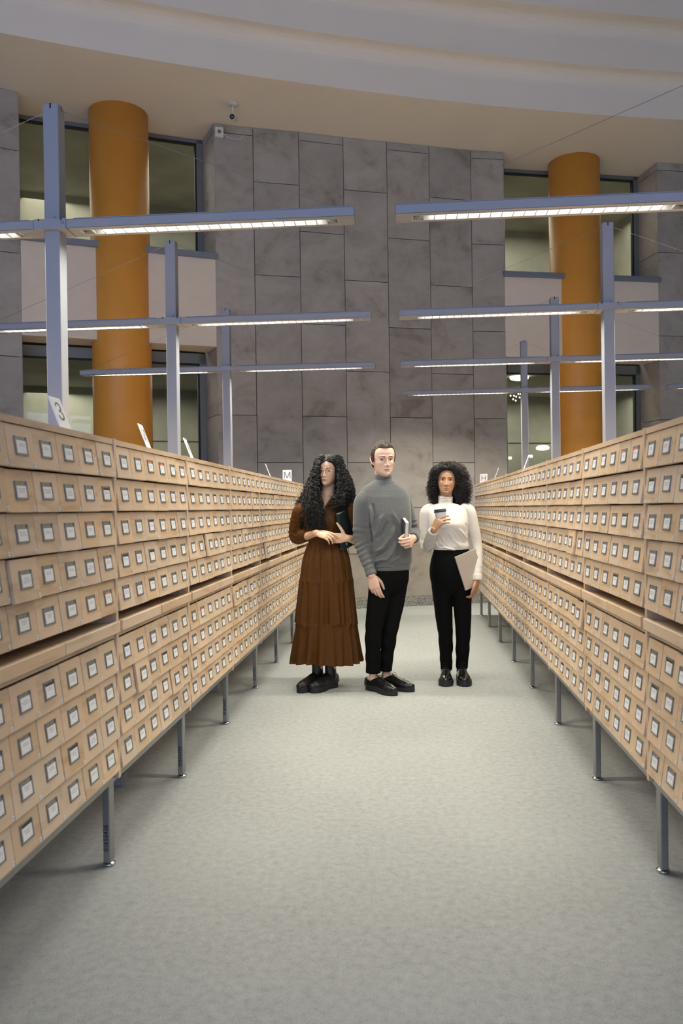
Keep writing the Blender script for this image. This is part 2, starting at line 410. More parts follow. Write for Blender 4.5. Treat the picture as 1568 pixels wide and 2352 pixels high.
def cabinet(side, i, y0, last, label=None):
    r = random.Random(100*(side > 0)+i)
    if side < 0: loc, rz = (-1.049, y0, 0), PI/2
    else: loc, rz = (.8367, y0+CW, 0), -PI/2
    row = 'left' if side < 0 else 'right'
    t = thing('card_catalogue_cabinet', label or '%s light wood card catalogue cabinet from the camera in the %s row' % (ORD[i], row), 'cabinet', loc, rz, 'card cabinets in the %s row' % row)
    put('carcass', CAR, t); put('base_rail', RAIL, t)
    for k in range(2): put('slide_board', SLD, t, (.0125+k*(hw+.003), -r.uniform(0, .003), 0))
    for rowi, zb in enumerate(UP+LO):
        for c in range(6):
            out = r.uniform(-.0015, .0015)
            if r.random() < .035: out = -r.uniform(.005, .014)
            x = .011+NW*(c+.5)
            d = put('drawer', DM, t, (x, -.0085+out, zb+r.uniform(-.0012, .0012)), (-TILT, 0, 0))
            h = put('label_holder', HM, d, (r.uniform(-.0012, .0012), -.0004, .0605+r.uniform(-.001, .001)))
            k = r.choice((0, 1, 2, 3, 4, 5, 0, 1, 2, 3, 4, 5, 0, 2, 4, 6, 7)) if r.random() > .03 else 8
            cd = put('paper_card', CM[k], d, tuple(h.location))
            if i < 5: put('number_sticker', STK, d, (NW/2-.010, -.0004, .0105))
    xs = [0 if side < 0 else CW] + ([CW if side < 0 else 0] if last else [])
    for x in xs:
        lx = min(max(x, .0262), CW-.0262)
        lg = put('leg', LEG, t, (lx, .055, 0)); put('foot', FOOT, lg)
        if side < 0 and 1 <= i <= 6:
            me = text_mesh('stencilled_number', NUMS[i-1], .0245, M['stencil'])
            o = put('stencilled_number', me, lg)
            o.matrix_local = Matrix(((0, 0, -1, -.0256), (0, 1, 0, .001), (1, 0, 0, .108), (0, 0, 0, 1)))
        lg = put('leg', LEG, t, (lx, 1.17, 0)); put('foot', FOOT, lg)
YL = 2.829; YR = 2.866
for i in range(7): cabinet(-1, i, YL+CW*(i-1), i == 6)
for i in range(8): cabinet(1, i, YR+CW*(i-1), i == 7)
for k, lb in enumerate(('unseen card cabinet added right beside the camera in the %s row, outside the picture', 'unseen card cabinet added just behind the camera in the %s row, outside the picture')):
    cabinet(-1, 8+k, YL-CW*(k+2), False, lb % 'left'); cabinet(1, 8+k, YR-CW*(k+2), False, lb % 'right')  # unseen cabinets added to keep daylight from running under the rows

# letter plates standing on the cabinets
PLATE = MB().box(-.043, .043, 0, .004, 0, .112).mesh('letter_plate', M['sign'], bevel=.003, seg=2)
def plate(ch, x, y, rz, tilt, label, size=.085):
    t = put('letter_plate', PLATE, None, (x, y, 1.5665), (-tilt, 0, rz)); t.rotation_mode = 'XYZ'
    tag(t, label, 'sign', 'letter plates on the cabinets')
    me = text_mesh('letter', ch, size, M['ink_dark'], .0002); o = put('letter', me, t)
    o.matrix_local = Matrix(((1, 0, 0, 0), (0, 0, -1, -.0003), (0, 1, 0, .057), (0, 0, 0, 1)))
plate('\u0417', -1.075, 2.475, PI/2, .36, 'white letter plate with a curved letter, nearest on the left cabinets')
plate('\u0418', -1.075, 3.31, PI/2+.11, .36, 'white letter plate seen edge-on in front of the left orange column')
plate('\u041a', -1.075, 4.00, PI/2+.11, .36, 'white letter plate seen edge-on just right of the second left lamp post')
plate('\u041b', -1.075, 6.38, PI/2+.11, .36, 'small white letter plate seen edge-on beside the plate lettered M')
plate('\u041c', -1.115, 7.55, .12, .10, 'white plate lettered M on the left cabinets beside the curly haired woman')
plate('\u041d', .905, 9.25, -.30, .18, 'white plate with an H shaped letter on the right cabinets')
plate('\u041e', .862, 7.75, -PI/2-.08, .36, 'small white letter plate seen edge-on next to the H shaped letter')
plate('\u041f', .862, 5.88, -PI/2-.08, .36, 'white letter plate seen edge-on before the lower right window')
# ------------------------------------------------------------------ lamp masts
ARM = 1.44; LAMP_W = 25.5
def arm_meshes(s):
    # s=+1 right arm, -1 left arm; local origin at the post axis, beam axis along x
    def bx(mb, xa, xb, *a): mb.box(min(s*xa, s*xb), max(s*xa, s*xb), *a)
    h = MB(); hy = .0625; z0, z1 = 2.641, 2.684; xo, xi = ARM-.08, .135
    bx(h, .078, ARM, -hy, -hy+.003, z0, z1); bx(h, .078, ARM, hy-.003, hy, z0, z1)
    bx(h, .078, ARM, -hy, hy, z1-.003, z1); bx(h, ARM-.003, ARM, -hy, hy, z0, z1); bx(h, .078, .081, -hy, hy, z0, z1)
    bx(h, .078, ARM, -hy, -.031, z0, z0+.002); bx(h, .078, ARM, .031, hy, z0, z0+.002)
    bx(h, xo, ARM, -.031, .031, z0, z0+.002); bx(h, .078, xi, -.031, .031, z0, z0+.002)
    bx(h, .11, ARM-.045, -.05, .05, z1, z1+.008)
    l = MB(); n = 24; st = (xo-xi)/n
    bx(l, xi, xo, -.033, -.029, z0-.002, z0+.026); bx(l, xi, xo, .029, .033, z0-.002, z0+.026)
    for k in range(n+1): bx(l, xi+k*st-.0022, xi+k*st+.0022, -.029, .029, z0-.001, z0+.009)
    bx(l, xi, xo, -.031, .031, z0+.034, z0+.036)
    t = MB(); bx(t, xi+.085, xo-.085, -.024, .024, z0+.022, z0+.026)
    k = MB(); bx(k, xi+.005, xi+.045, -.014, .014, z0+.012, z0+.030); bx(k, xo-.045, xo-.005, -.014, .014, z0+.012, z0+.030)
    return h.mesh('lamp_housing', M['post']), l.mesh('louver', M['louver']), t.mesh('fluorescent_tube', M['lamp']), k.mesh('lamp_holder', M['frame'])
ARMS = {s: arm_meshes(s) for s in (1, -1)}
mb = MB(); q = .0375
mb.box(-q, q, -q, q, .0, 3.245); POSTM = mb.mesh('post', M['post'], bevel=.003)
mb = MB(); mb.box(-.004, .004, -q-.0006, -q+.004, 3.222, 3.246); mb.box(q-.004, q+.0006, -.004, .004, 3.222, 3.246); SLOT = mb.mesh('cap_slot', M['blackgap'])
mb = MB(); mb.box(-.0775, .0775, -.0635, -.0375, 2.640, 2.688); mb.box(-.0775, .0775, .0375, .0635, 2.640, 2.688); mb.box(-.0775, -.0375, -.0375, .0375, 2.640, 2.688); mb.box(.0375, .0775, -.0375, .0375, 2.640, 2.688)
mb.box(-.058, -.050, -.0641, -.0630, 2.680, 2.6886, 1); mb.box(.050, .058, -.0641, -.0630, 2.680, 2.6886, 1)
BRK = mb.mesh('bracket', [M['post'], M['blackgap']])
BOLT = MB().lathe([(.006, 0), (.006, .004), (.003, .006)], 10, 0, Matrix.Rotation(PI/2, 4, 'X')).mesh('bolt', M['bolt'])
mb = MB(); mb.box(-.30, .30, -.04, .04, 0, .045); mb.box(-.10, .10, -.10, .10, .045, .06); BASE = mb.mesh('base_foot', M['post'], bevel=.004)
def stay(s):
    return MB().tube([(s*.036, 0, 3.225), (s*(ARM-.06), 0, 2.692)], .0013, 6).mesh('stay_wire', M['bolt'])
STAY = {s: stay(s) for s in (1, -1)}
def mast(x, y0, label, arms=(1, -1)):
    t = thing('lamp_mast', label, 'lamp', (x, y0+.0625, 0), 0, 'lamp masts over the cabinets')
    put('post', POSTM, t); put('cap_slot', SLOT, t); put('base_foot', BASE, t); put('bracket', BRK, t); put('bolt', BOLT, t, (.015, -q, 2.70)); put('bolt', BOLT, t, (.062, -.0635, 2.668))
    for s in arms:
        h, l, u, k = ARMS[s]
        a = put('lamp_arm', h, t); put('louver', l, a); put('fluorescent_tube', u, a); put('lamp_holder', k, a)
        put('stay_wire', STAY[s], t)
        xc = s*(ARM-.08+.135)/2
        l = bpy.data.lights.new('lamp_light', 'AREA'); l.shape = 'RECTANGLE'; l.size, l.size_y = 1.08, .055; l.color = (1, .95, .80); l.energy = LAMP_W; l.spread = math.radians(150)
        lo = bpy.data.objects.new('lamp_light', l); COL.objects.link(lo); lo.location = (x+xc, y0+.0625, 2.6365)
mast(-1.650, 3.646, 'tall grey lamp mast nearest the camera behind the left cabinets')
mast(-1.655, 5.593, 'second grey lamp mast from the camera behind the left cabinets')
mast(-1.695, 7.540, 'third and farthest lamp mast behind the left cabinets')
mast(1.415, 3.646, 'lamp mast nearest the camera on the right, its post outside the picture')
mast(1.420, 5.593, 'grey lamp mast just right of the right orange column, its full post in view')
mast(1.418, 7.540, 'grey lamp mast standing in front of the left edge of the right orange column')
mast(1.424, 9.488, 'farthest lamp mast on the right, in front of the lower right window')
mast(4.49, 9.488, 'lamp mast of the next row, only its arm tip seen at the right edge')

# ------------------------------------------------------------------ small fittings
def seccam():
    x, y = -1.955, 9.30
    t = thing('security_camera', 'small white security camera hanging from the ceiling near the stone wall', 'camera', (x, y, ZT))
    put('mount_plate', MB().lathe([(.052, -.022), (.058, -.012), (.058, 0)], 20).mesh('mount_plate', M['offwhite'], True), t)
    put('stem', MB().lathe([(.014, -.125), (.014, -.015)], 12).mesh('stem', M['offwhite'], True), t)
    put('joint', MB().lathe([(.022, -.160), (.026, -.150), (.026, -.120), (.02, -.112)], 12).mesh('joint', M['offwhite'], True), t)
    hm = Matrix.Translation((.008, -.03, -.185)) @ Matrix.Rotation(PI/2+.25, 4, 'X') @ Matrix.Rotation(0, 4, 'Z')
    put('housing', MB().lathe([(.030, -.09), (.036, -.08), (.036, .05), (.033, .055)], 20, 0, hm).mesh('housing', M['offwhite'], True), t)
    put('lens', MB().lathe([(.030, .0545), (.030, .058), (.016, .060)], 20, 0, hm).mesh('lens', M['black'], True), t)
seccam()
d = (Vector((*CENTER[1], 0))-Vector((*CENTER[0], 0))).normalized(); rz = math.atan2(d.y, d.x)
t = thing('wall_sounder', 'small white square box with round grille at the top left corner of the stone wall', 'alarm', (-2.235, 9.773, 5.985), rz)
put('box', MB().box(-.052, .052, -.05, -.002, -.06, .06).mesh('box', M['offwhite'], bevel=.006), t)
put('grille', MB().lathe([(.021, 0), (.024, .004), (.021, .006), (.012, .003)], 18, 0, Matrix.Translation((0, -.05, 0)) @ Matrix.Rotation(PI/2, 4, 'X')).mesh('grille', M['frame']), t)
put('cable', MB().tube([(.05, -.03, -.01), (.10, -.012, -.04), (.18, -.01, -.055), (.26, -.01, -.05), (.30, -.01, .0)], .005, 6).mesh('cable', M['offwhite']), t)
# lamps in the corridor behind the right glass, beads for reflections behind the left
def glow(name, label, x, y, z, prof, cat='lamp', group=None, rot=None):
    o = put(name, MB().lathe(prof, 18).mesh(name, M['bulb'], True), None, (x, y, z)); tag(o, label, cat, group); return o
CLAMP = (1.697, 11.841, 3.190)
OLAMP = (2.253, 13.200, 2.249)
W1LAMP = (1.700, 13.000, 2.077)
W2LAMP = (2.048, 13.100, 2.105)
BULBS = [(1.840, 12.900, 3.214), (1.721, 13.000, 3.078), (1.790, 13.100, 3.090), (1.796, 12.900, 3.048), (1.845, 13.000, 3.103), (1.894, 13.100, 3.116), (1.748, 12.900, 3.008), (1.865, 13.000, 3.046), (1.816, 13.100, 3.012), (1.878, 12.900, 2.991), (2.029, 13.000, 3.440), (2.079, 13.100, 3.449)]
LGLINTS = [(-4.594, 10.600, 3.440), (-4.564, 10.600, 3.373), (-4.572, 10.600, 3.266)]
glow('ceiling_lamp', 'round white ceiling lamp glowing behind the lower right window', *CLAMP, [(.05, -.05), (.13, -.03), (.14, 0)])
glow('globe_lamp', 'oval glowing lamp low behind the lower right window', *OLAMP, [(.02, -.045), (.10, -.03), (.11, 0), (.08, .03), (.02, .04)])
glow('wall_light', 'small white light low at the left of the lower right window', *W1LAMP, [(.02, -.02), (.03, 0), (.02, .02)])
glow('wall_light', 'small white light low behind the farthest right lamp post', *W2LAMP, [(.02, -.02), (.03, 0), (.02, .02)])
t = thing('pendant_cluster', 'cluster of tiny glowing bulbs behind the lower right window', 'lamp', BULBS[0])
for b in BULBS: put('bulb', MB().lathe([(.004, -.014), (.014, 0), (.004, .014)], 10).mesh('bulb', M['bulb'], True), t, tuple(b[i]-BULBS[0][i] for i in range(3)))
t = thing('pane_glint', 'three tiny glowing beads imitating reflections in the lower left window', 'lamp', LGLINTS[0])
for b in LGLINTS: put('bulb', MB().lathe([(.004, -.014), (.016, 0), (.004, .014)], 10).mesh('bulb', M['bulb'], True), t, tuple(b[i]-LGLINTS[0][i] for i in range(3)))  # glowing beads added for reflections in the pane, no lamps hang here
# ------------------------------------------------------------------ people: tools
def fuse(mb, voxel, smooth=0, name='tmp'):
    me = mb.mesh(name, [])
    o = bpy.data.objects.new(name, me); COL.objects.link(o)
    r = o.modifiers.new('r', 'REMESH'); r.mode = 'VOXEL'; r.voxel_size = voxel; r.adaptivity = 0
    if smooth:
        s = o.modifiers.new('s', 'SMOOTH'); s.factor = .5; s.iterations = smooth
    dg = bpy.context.evaluated_depsgraph_get(); dg.update()
    out = bpy.data.meshes.new_from_object(o.evaluated_get(dg))
    bpy.data.objects.remove(o); bpy.data.meshes.remove(me)
    out.materials.clear(); out.name = name
    out.polygons.foreach_set('use_smooth', np.ones(len(out.polygons), dtype=bool))
    return out
def get_vn(me):
    n = len(me.vertices); v = np.empty(n*3, np.float32); me.vertices.foreach_get('co', v)
    k = np.empty(n*3, np.float32); me.vertices.foreach_get('normal', k)
    return v.reshape(-1, 3), k.reshape(-1, 3)
def set_v(me, v): me.vertices.foreach_set('co', np.ascontiguousarray(v, dtype=np.float32).ravel()); me.update()
def crom(P, R, seg=5):
    P = [Vector(p) for p in P]; R = [(r, r) if not isinstance(r, (tuple, list)) else r for r in R]
    if len(P) == 2: seg = max(seg, 2)
    oP, oR = [], []
    for i in range(len(P)-1):
        a = P[i-1] if i else P[0]*2-P[1]; b, c = P[i], P[i+1]; d = P[i+2] if i+2 < len(P) else P[-1]*2-P[-2]
        for k in range(seg):
            t = k/seg
            oP.append(.5*((2*b)+(c-a)*t+(2*a-5*b+4*c-d)*t*t+(3*b-a-3*c+d)*t**3))
            s = t*t*(3-2*t)*.5+t*.5; oR.append(tuple(R[i][j]*(1-s)+R[i+1][j]*s for j in (0, 1)))
    oP.append(P[-1]); oR.append(R[-1]); return oP, oR
def limb(mb, P, R, n=16, seg=5, up=None, ends=(1, 1)):
    p, r = crom(P, R, seg)
    if ends[0]:
        d = (p[0]-p[1]).normalized(); m = min(r[0]); e, er = p[0], r[0]
        p = [e+d*m*.92, e+d*m*.6]+p; r = [tuple(x*.42 for x in er), tuple(x*.8 for x in er)]+r
    if ends[1]:
        d = (p[-1]-p[-2]).normalized(); m = min(r[-1]); e, er = p[-1], r[-1]
        p += [e+d*m*.6, e+d*m*.92]; r += [tuple(x*.8 for x in er), tuple(x*.42 for x in er)]
    mb.tube(p, r, n, 0, up=up)
def rings(mb, spec, n=40, ex=2.4, sub=4):
    # spec: (center, rx, ry_front, ry_back, yaw) from top to bottom or bottom to top
    rows = []
    A = [np.array([*c, a, f, b, w], float) for c, a, f, b, w in spec]
    for i in range(len(A)-1):
        p0 = A[i-1] if i else 2*A[0]-A[1]; p1, p2 = A[i], A[i+1]; p3 = A[i+2] if i+2 < len(A) else 2*A[-1]-A[-2]
        for k in range(sub):
            t = k/sub; lin = p1+(p2-p1)*t
            q = .5*(2*p1+(p2-p0)*t+(2*p0-5*p1+4*p2-p3)*t*t+(3*p1-p0-3*p2+p3)*t**3); q[:3] = lin[:3]
            rows.append((Vector(q[:3]), q[3], q[4], q[5], q[6]))
    c, a, f, b, w = spec[-1]; rows.append((Vector(c), a, f, b, w))
    V = []; F = []
    for c, a, f, b, w in rows:
        cw, sw = math.cos(w), math.sin(w)
        for i in range(n):
            t = 2*PI*i/n; x = a*math.copysign(abs(math.cos(t))**(2/ex), math.cos(t)); sn = math.sin(t)
            y = (b if sn > 0 else f)*math.copysign(abs(sn)**(2/ex), sn)
            V.append((c.x+x*cw-y*sw, c.y+x*sw+y*cw, c.z))
    m = len(rows)
    for k in range(m-1):
        for i in range(n):
            j = (i+1) % n; F.append((k*n+i, k*n+j, (k+1)*n+j, (k+1)*n+i))
    F.append(tuple(range(n-1, -1, -1))); F.append(tuple(range((m-1)*n, m*n)))
    if rows[0][0].z > rows[-1][0].z: F = [f[::-1] for f in F]
    mb.add(V, F)

# head: chin at z=0, crown at z=.23, ear axis at y=0, face towards -y
HT = np.array([0, .04, .08, .12, .18, .25, .32, .40, .5, .6, .7, .8, .88, .94, .98, 1.])
HW = np.array([.014, .028, .037, .044, .052, .0575, .062, .0665, .0705, .0735, .0745, .070, .059, .044, .026, .003])
HF = np.array([.062, .079, .086, .087, .0855, .0865, .0875, .0875, .0865, .0905, .0905, .083, .069, .051, .030, .003])
HB = np.array([-.02, .0, .015, .03, .048, .062, .074, .084, .093, .099, .100, .094, .079, .058, .034, .003])
def head_part(mb, mat, jaw=1.0, nose=1.0, lips=1.0, brow=1.0, ears=True):
    nz, na = 110, 120; V = []; F = []
    t = np.linspace(0, 1, nz); z = t*.23
    w = np.interp(t, HT, HW); w = w*np.where(t < .35, jaw+(1-jaw)*t/.35, 1); f = np.interp(t, HT, HF); b = np.interp(t, HT, HB)
    ker = np.ones(5)/5
    for arr in (w, f, b): arr[2:-2] = np.convolve(arr, ker, 'valid')
    a = np.linspace(0, 2*PI, na, endpoint=False)
    X = np.sign(np.cos(a))*np.abs(np.cos(a))**(2/2.25); S = np.sign(np.sin(a))*np.abs(np.sin(a))**(2/2.25)
    x = w[:, None]*X[None]; front = S < 0
    y = np.where(front[None], f[:, None]*S[None], b[:, None]*S[None])
    zz = np.repeat(z[:, None], na, 1); ax = np.abs(x)
    g = lambda u, c, s: np.exp(-((u-c)/s)**2)
    d = -.0095*g(ax, .031, .0145)*g(zz, .1145, .0105) + brow*.0048*g(ax, .027, .020)*g(zz, .135, .0085)
    hgt = np.interp(zz, [.060, .068, .0745, .080, .095, .112, .128, .142], [0, .006, .0215, .0235, .0175, .0105, .0055, 0])*nose
    wid = np.interp(zz, [.07, .08, .1, .13], [.0125, .0115, .0088, .0095])
    d = d+hgt*np.exp(-(x/wid)**2)+.0085*nose*g(ax, .0125, .0058)*g(zz, .0755, .0068)
    d = d+lips*(.0058*g(x, 0, .021)*g(zz, .0535, .0056)+.0062*g(x, 0, .018)*g(zz, .0415, .0058)-.0042*g(x, 0, .024)*g(zz, .0475, .0021))
    d = d-.0035*g(x, 0, .020)*g(zz, .0305, .006)+.006*g(x, 0, .018)*g(zz, .015, .012)+.0045*g(ax, .047, .017)*g(zz, .090, .018)-.003*g(ax, .034, .012)*g(zz, .055, .014)
    y = y-np.where(front[None], d, 0)
    V = [tuple(p) for p in np.stack([x, y, zz], -1).reshape(-1, 3)]
    for k in range(nz-1):
        for i in range(na):
            j = (i+1) % na; F.append((k*na+i, k*na+j, (k+1)*na+j, (k+1)*na+i))
    F.append(tuple(range(na-1, -1, -1))); F.append(tuple(range((nz-1)*na, nz*na)))
    mb.add(V, F, 0, mat)
    if ears:
        for s in (-1, 1):
            E = MB(); q = [(s*.070, .004, .088), (s*.075, .006, .094), (s*.082, .013, .104), (s*.085, .020, .120), (s*.084, .024, .134), (s*.079, .017, .143), (s*.075, .006, .137), (s*.074, .004, .124)]
            limb(E, q, [.0062, .0068, .0052, .0048, .0048, .0046, .0044, .0042], 10, 3)
            limb(E, [(s*.072, .012, .095), (s*.076, .014, .115), (s*.075, .012, .133)], [(.010, .0045), (.013, .004), (.010, .004)], 12, 3, up=(s, 0, 0))
            mb.add(E.v, E.f, 0, mat)
def hand(mb, W, f, back, side, size=1.0, curls=((.3, .4, .3),)*4, spread=(.10, .03, -.04, -.10), thumb=((.62, .70, -.35), (.85, .45, -.30), (.95, .25, -.2)), palm=1.0):
    W = Vector(W); f = Vector(f).normalized(); n = Vector(back); n = (n-f*n.dot(f)).normalized(); l = f.cross(n)*side
    s = size
    p = [W-f*.012*s, W+f*.018*s, W+f*.05*s, W+f*.084*s*palm]
    limb(mb, p, [(.024*s, .017*s), (.029*s, .016*s), (.038*s, .0145*s), (.039*s, .0118*s)], 18, 4, up=n)
    K = [(.086, .0290), (.091, .0098), (.087, -.0095), (.078, -.0275)]
    LN = [(.041, .025, .020), (.045, .028, .021), (.042, .026, .020), (.033, .020, .018)]
    for i in range(4):
        c = Vector(W)+f*K[i][0]*s*palm+l*K[i][1]*s-n*.001*s
        d0 = (f+l*spread[i]).normalized(); a = 0; pts = [c-d0*.022*s, c]; rr = [.0088*s, .0090*s]
        k = .88 if i == 3 else 1
        for j in range(3):
            a += curls[i][j] if i < len(curls) else .3
            dj = (d0*math.cos(a)-n*math.sin(a)).normalized(); c = c+dj*LN[i][j]*s; pts.append(c); rr.append((.0083, .0073, .0058)[j]*s*k)
        limb(mb, pts, rr, 12, 3)
    c = W+f*.020*s+l*.020*s-n*.004*s; pts = [c]; rr = [.0145*s]
    for (a, b2, e), ln, r in zip(thumb, (.044, .034, .027), (.0118, .0098, .0070)):
        c = c+(f*a+l*b2+n*e).normalized()*ln*s; pts.append(c); rr.append(r*s)
    limb(mb, pts, rr, 12, 4)
def patch_grid(outline_top, outline_bot, xs, nz=4):
    V = []; F = []
    for x, zt, zb in zip(xs, outline_top, outline_bot):
        for k in range(nz+1): V.append((x, zb+(zt-zb)*k/nz))
    for i in range(len(xs)-1):
        for k in range(nz): F.append((i*(nz+1)+k, (i+1)*(nz+1)+k, (i+1)*(nz+1)+k+1, i*(nz+1)+k+1))
    return V, F
def add_face(me, mat4, mats, eye_open=1.0, look=(0, 0), lipw=.0235, lipt=1.0, browz=.1345, browt=.0048, iris=.0056):
    """lay eyes, brows and lips on the fused head surface of me (material slots 1..)"""
    dg_v = [v.co.copy() for v in me.vertices]; tree = BVHTree.FromPolygons(dg_v, [tuple(p.vertices) for p in me.polygons])
    inv = mat4.to_3x3(); dirn = (inv @ Vector((0, 1, 0))).normalized()
    V = []; F = []; Mi = []
    def lay(P, faces, mi, off, bulge=None):
        o = len(V)
        for i, (x, z) in enumerate(P):
            org = mat4 @ Vector((x, -.25, z)); h = tree.ray_cast(org, dirn)
            pt = h[0] if h[0] is not None else mat4 @ Vector((x, -.08, z))
            V.append(tuple(pt-dirn*(off+(bulge[i] if bulge else 0))))
        for fc in faces: F.append(tuple(o+k for k in fc)); Mi.append(mi)
    for s in (-1, 1):
        us = np.linspace(-1, 1, 13); ex = .0310*s; ez = .1145
        top = ez+.0055*eye_open*(1-np.abs(us)**2.2)+.0006*us*s; bot = ez-.0042*(1-np.abs(us)**2)
        xs = ex+us*.0138
        P, fc = patch_grid(top, bot, xs); bl = [.0022*(1-((x-ex)/.0138)**2) for x, z in P]; lay(P, fc, 1, .0010, bl)
        ci = (ex+look[0], ez+.0010+look[1])
        for rr, mi, of in ((iris, 2, .0016), (iris*.5, 3, .0019)):
            P = [ci]; fc = []
            for k in range(16):
                a = 2*PI*k/16; x = ci[0]+rr*math.cos(a); z = ci[1]+rr*math.sin(a)
                u = (x-ex)/.0138; zt = ez+.0055*eye_open*(1-min(1, abs(u))**2.2); zb = ez-.0042*(1-min(1, abs(u))**2)
                P.append((x, min(max(z, zb), zt)))
            fc = [(0, 1+k, 1+(k+1) % 16) for k in range(16)]
            lay(P, fc, mi, of, [.0022]*17)
        P, fc = patch_grid(top+.0016*(1-.5*np.abs(us)), top-.0004, xs, 1); lay(P, fc, 3, .0022, [.0018*(1-((x-ex)/.016)**2) for x, z in P])
        P, fc = patch_grid(bot+.0002, bot-.0007, xs, 1); lay(P, fc, 5, .0012, [.0016*(1-((x-ex)/.016)**2) for x, z in P])
        us = np.linspace(0, 1, 11); xs = s*(.0125+.037*us); zc = browz+.0045*np.sin(us*PI*.75)-.003*us**2
        th = browt*(1-.75*us**1.5)*np.minimum(1, us*6+.45)
        P, fc = patch_grid(zc+th/2, zc-th/2, xs, 2); lay(P, fc if s > 0 else [f[::-1] for f in fc], 4, .0012)
    us = np.linspace(-1, 1, 17); xs = us*lipw; mid = .0475-.0012*np.abs(us)**2+.0006*np.cos(us*PI*2)*(1-np.abs(us))
    top = mid+.0070*lipt*(1-np.abs(us)**1.6)-.0016*lipt*np.exp(-(us/.16)**2)
    bot = mid-.0095*lipt*(1-np.abs(us)**2.2)
    P, fc = patch_grid(top, mid+.0004, xs, 3); lay(P, fc, 5, .0006)
    P, fc = patch_grid(mid-.0004, bot, xs, 3); lay(P, fc, 5, .0009)
    P, fc = patch_grid(mid+.0006, mid-.0006, xs, 1); lay(P, fc, 6, .0011)
    for m in mats: me.materials.append(m)
    bm = bmesh.new(); bm.from_mesh(me); vs = [bm.verts.new(p) for p in V]
    for f, mi in zip(F, Mi):
        try: fcx = bm.faces.new([vs[i] for i in f]); fcx.material_index = mi; fcx.smooth = True
        except ValueError: pass
    bm.normal_update(); bm.to_mesh(me); bm.free()
def strands(paths, rad, helix_r, pitch, rng, sides=3, taper=.5, jitter=0.0):
    """paths: (n,k,3) centre lines -> curly tube mesh arrays"""
    P = np.asarray(paths, float); n, k, _ = P.shape
    T = np.gradient(P, axis=1); T /= np.linalg.norm(T, axis=2, keepdims=True)+1e-9
    ref = np.where(np.abs(T[..., 2:3]) > .85, np.array([1., 0, 0]), np.array([0, 0, 1.])); A = np.cross(T, ref); A /= np.linalg.norm(A, axis=2, keepdims=True)+1e-9
    B = np.cross(T, A)
    seg = np.linalg.norm(np.diff(P, axis=1), axis=2); s = np.concatenate([np.zeros((n, 1)), np.cumsum(seg, 1)], 1)
    ph = rng.uniform(0, 2*PI, (n, 1)); pit = pitch*rng.uniform(.65, 1.5, (n, 1)); hr = helix_r*rng.uniform(.4, 1.5, (n, 1))
    grow = np.minimum(1, s/.03); sg = np.where(rng.random((n, 1)) > .5, 1, -1)
    ang = ph+sg*2*PI*s/pit
    P = P+(A*np.cos(ang)[..., None]+B*np.sin(ang)[..., None])*(hr*grow)[..., None]
    if jitter: P = P+rng.normal(0, jitter, P.shape)
    T = np.gradient(P, axis=1); T /= np.linalg.norm(T, axis=2, keepdims=True)+1e-9
    A = np.cross(T, np.where(np.abs(T[..., 2:3]) > .85, np.array([1., 0, 0]), np.array([0, 0, 1.]))); A /= np.linalg.norm(A, axis=2, keepdims=True)+1e-9; B = np.cross(T, A)
    rr = rad*rng.uniform(.7, 1.25, (n, 1))*(1-(1-taper)*np.linspace(0, 1, k)[None]**3)
    R = []
    for j in range(sides):
        a = 2*PI*j/sides; R.append(P+(A*math.cos(a)+B*math.sin(a))*rr[..., None])
    V = np.stack(R, 2).reshape(-1, 3)
    idx = np.arange(n*k*sides).reshape(n, k, sides); Fs = []
    for j in range(sides):
        q = (j+1) % sides
        Fs.append(np.stack([idx[:, :-1, j], idx[:, :-1, q], idx[:, 1:, q], idx[:, 1:, j]], -1).reshape(-1, 4))
    return V, np.concatenate(Fs)
def bez(ctrl, k):
    C = np.asarray(ctrl, float); t = np.linspace(0, 1, k)[:, None]; m = len(C)-1; out = 0
    for i in range(m+1): out = out+math.comb(m, i)*(t**i)*((1-t)**(m-i))*C[i]
    return out
def with_base(V, F, base):
    bv, _ = get_vn(base); bf = [tuple(p.vertices) for p in base.polygons]
    q = np.array([f if len(f) == 4 else (f+(f[-1],)) for f in bf if len(f) == 4], dtype=np.int64)
    return np.concatenate([V, bv]), np.concatenate([F, q+len(V)])
def ellip(mb, c, r, mat=None, n=24):
    m = Matrix.Translation(c) @ Matrix.Diagonal((*r, 1))
    if mat is not None: m = mat @ m
    prof = [(math.sin(PI*(.02+.96*i/16)), -math.cos(PI*(.02+.96*i/16))) for i in range(17)]
    mb.lathe(prof, n, 0, m)
def ridge(v, nrm, pts, width, amp, side=-1, fade=.03):
    """raise (or press) a fold along a polyline seen from the front (x,z), only where the cloth faces that way"""
    P = np.array(pts, float); best = np.full(len(v), 9.); tt = np.zeros(len(v)); q = v[:, [0, 2]]; acc = 0
    tot = np.sum(np.linalg.norm(np.diff(P, axis=0), axis=1))
    for a, b in zip(P[:-1], P[1:]):
        d = b-a; ln = np.linalg.norm(d); t = np.clip(((q-a)@d)/ln**2, 0, 1); di = np.linalg.norm(q-(a+t[:, None]*d), axis=1)
        u = di < best; best = np.where(u, di, best); tt = np.where(u, (acc+t*ln)/tot, tt); acc += ln
    e = np.clip(np.minimum(tt, 1-tt)/.2, 0, 1); face = np.clip(nrm[:, 1]*side*1.6, 0, 1)
    return nrm*(amp*np.exp(-(best/width)**2)*e*face)[:, None]
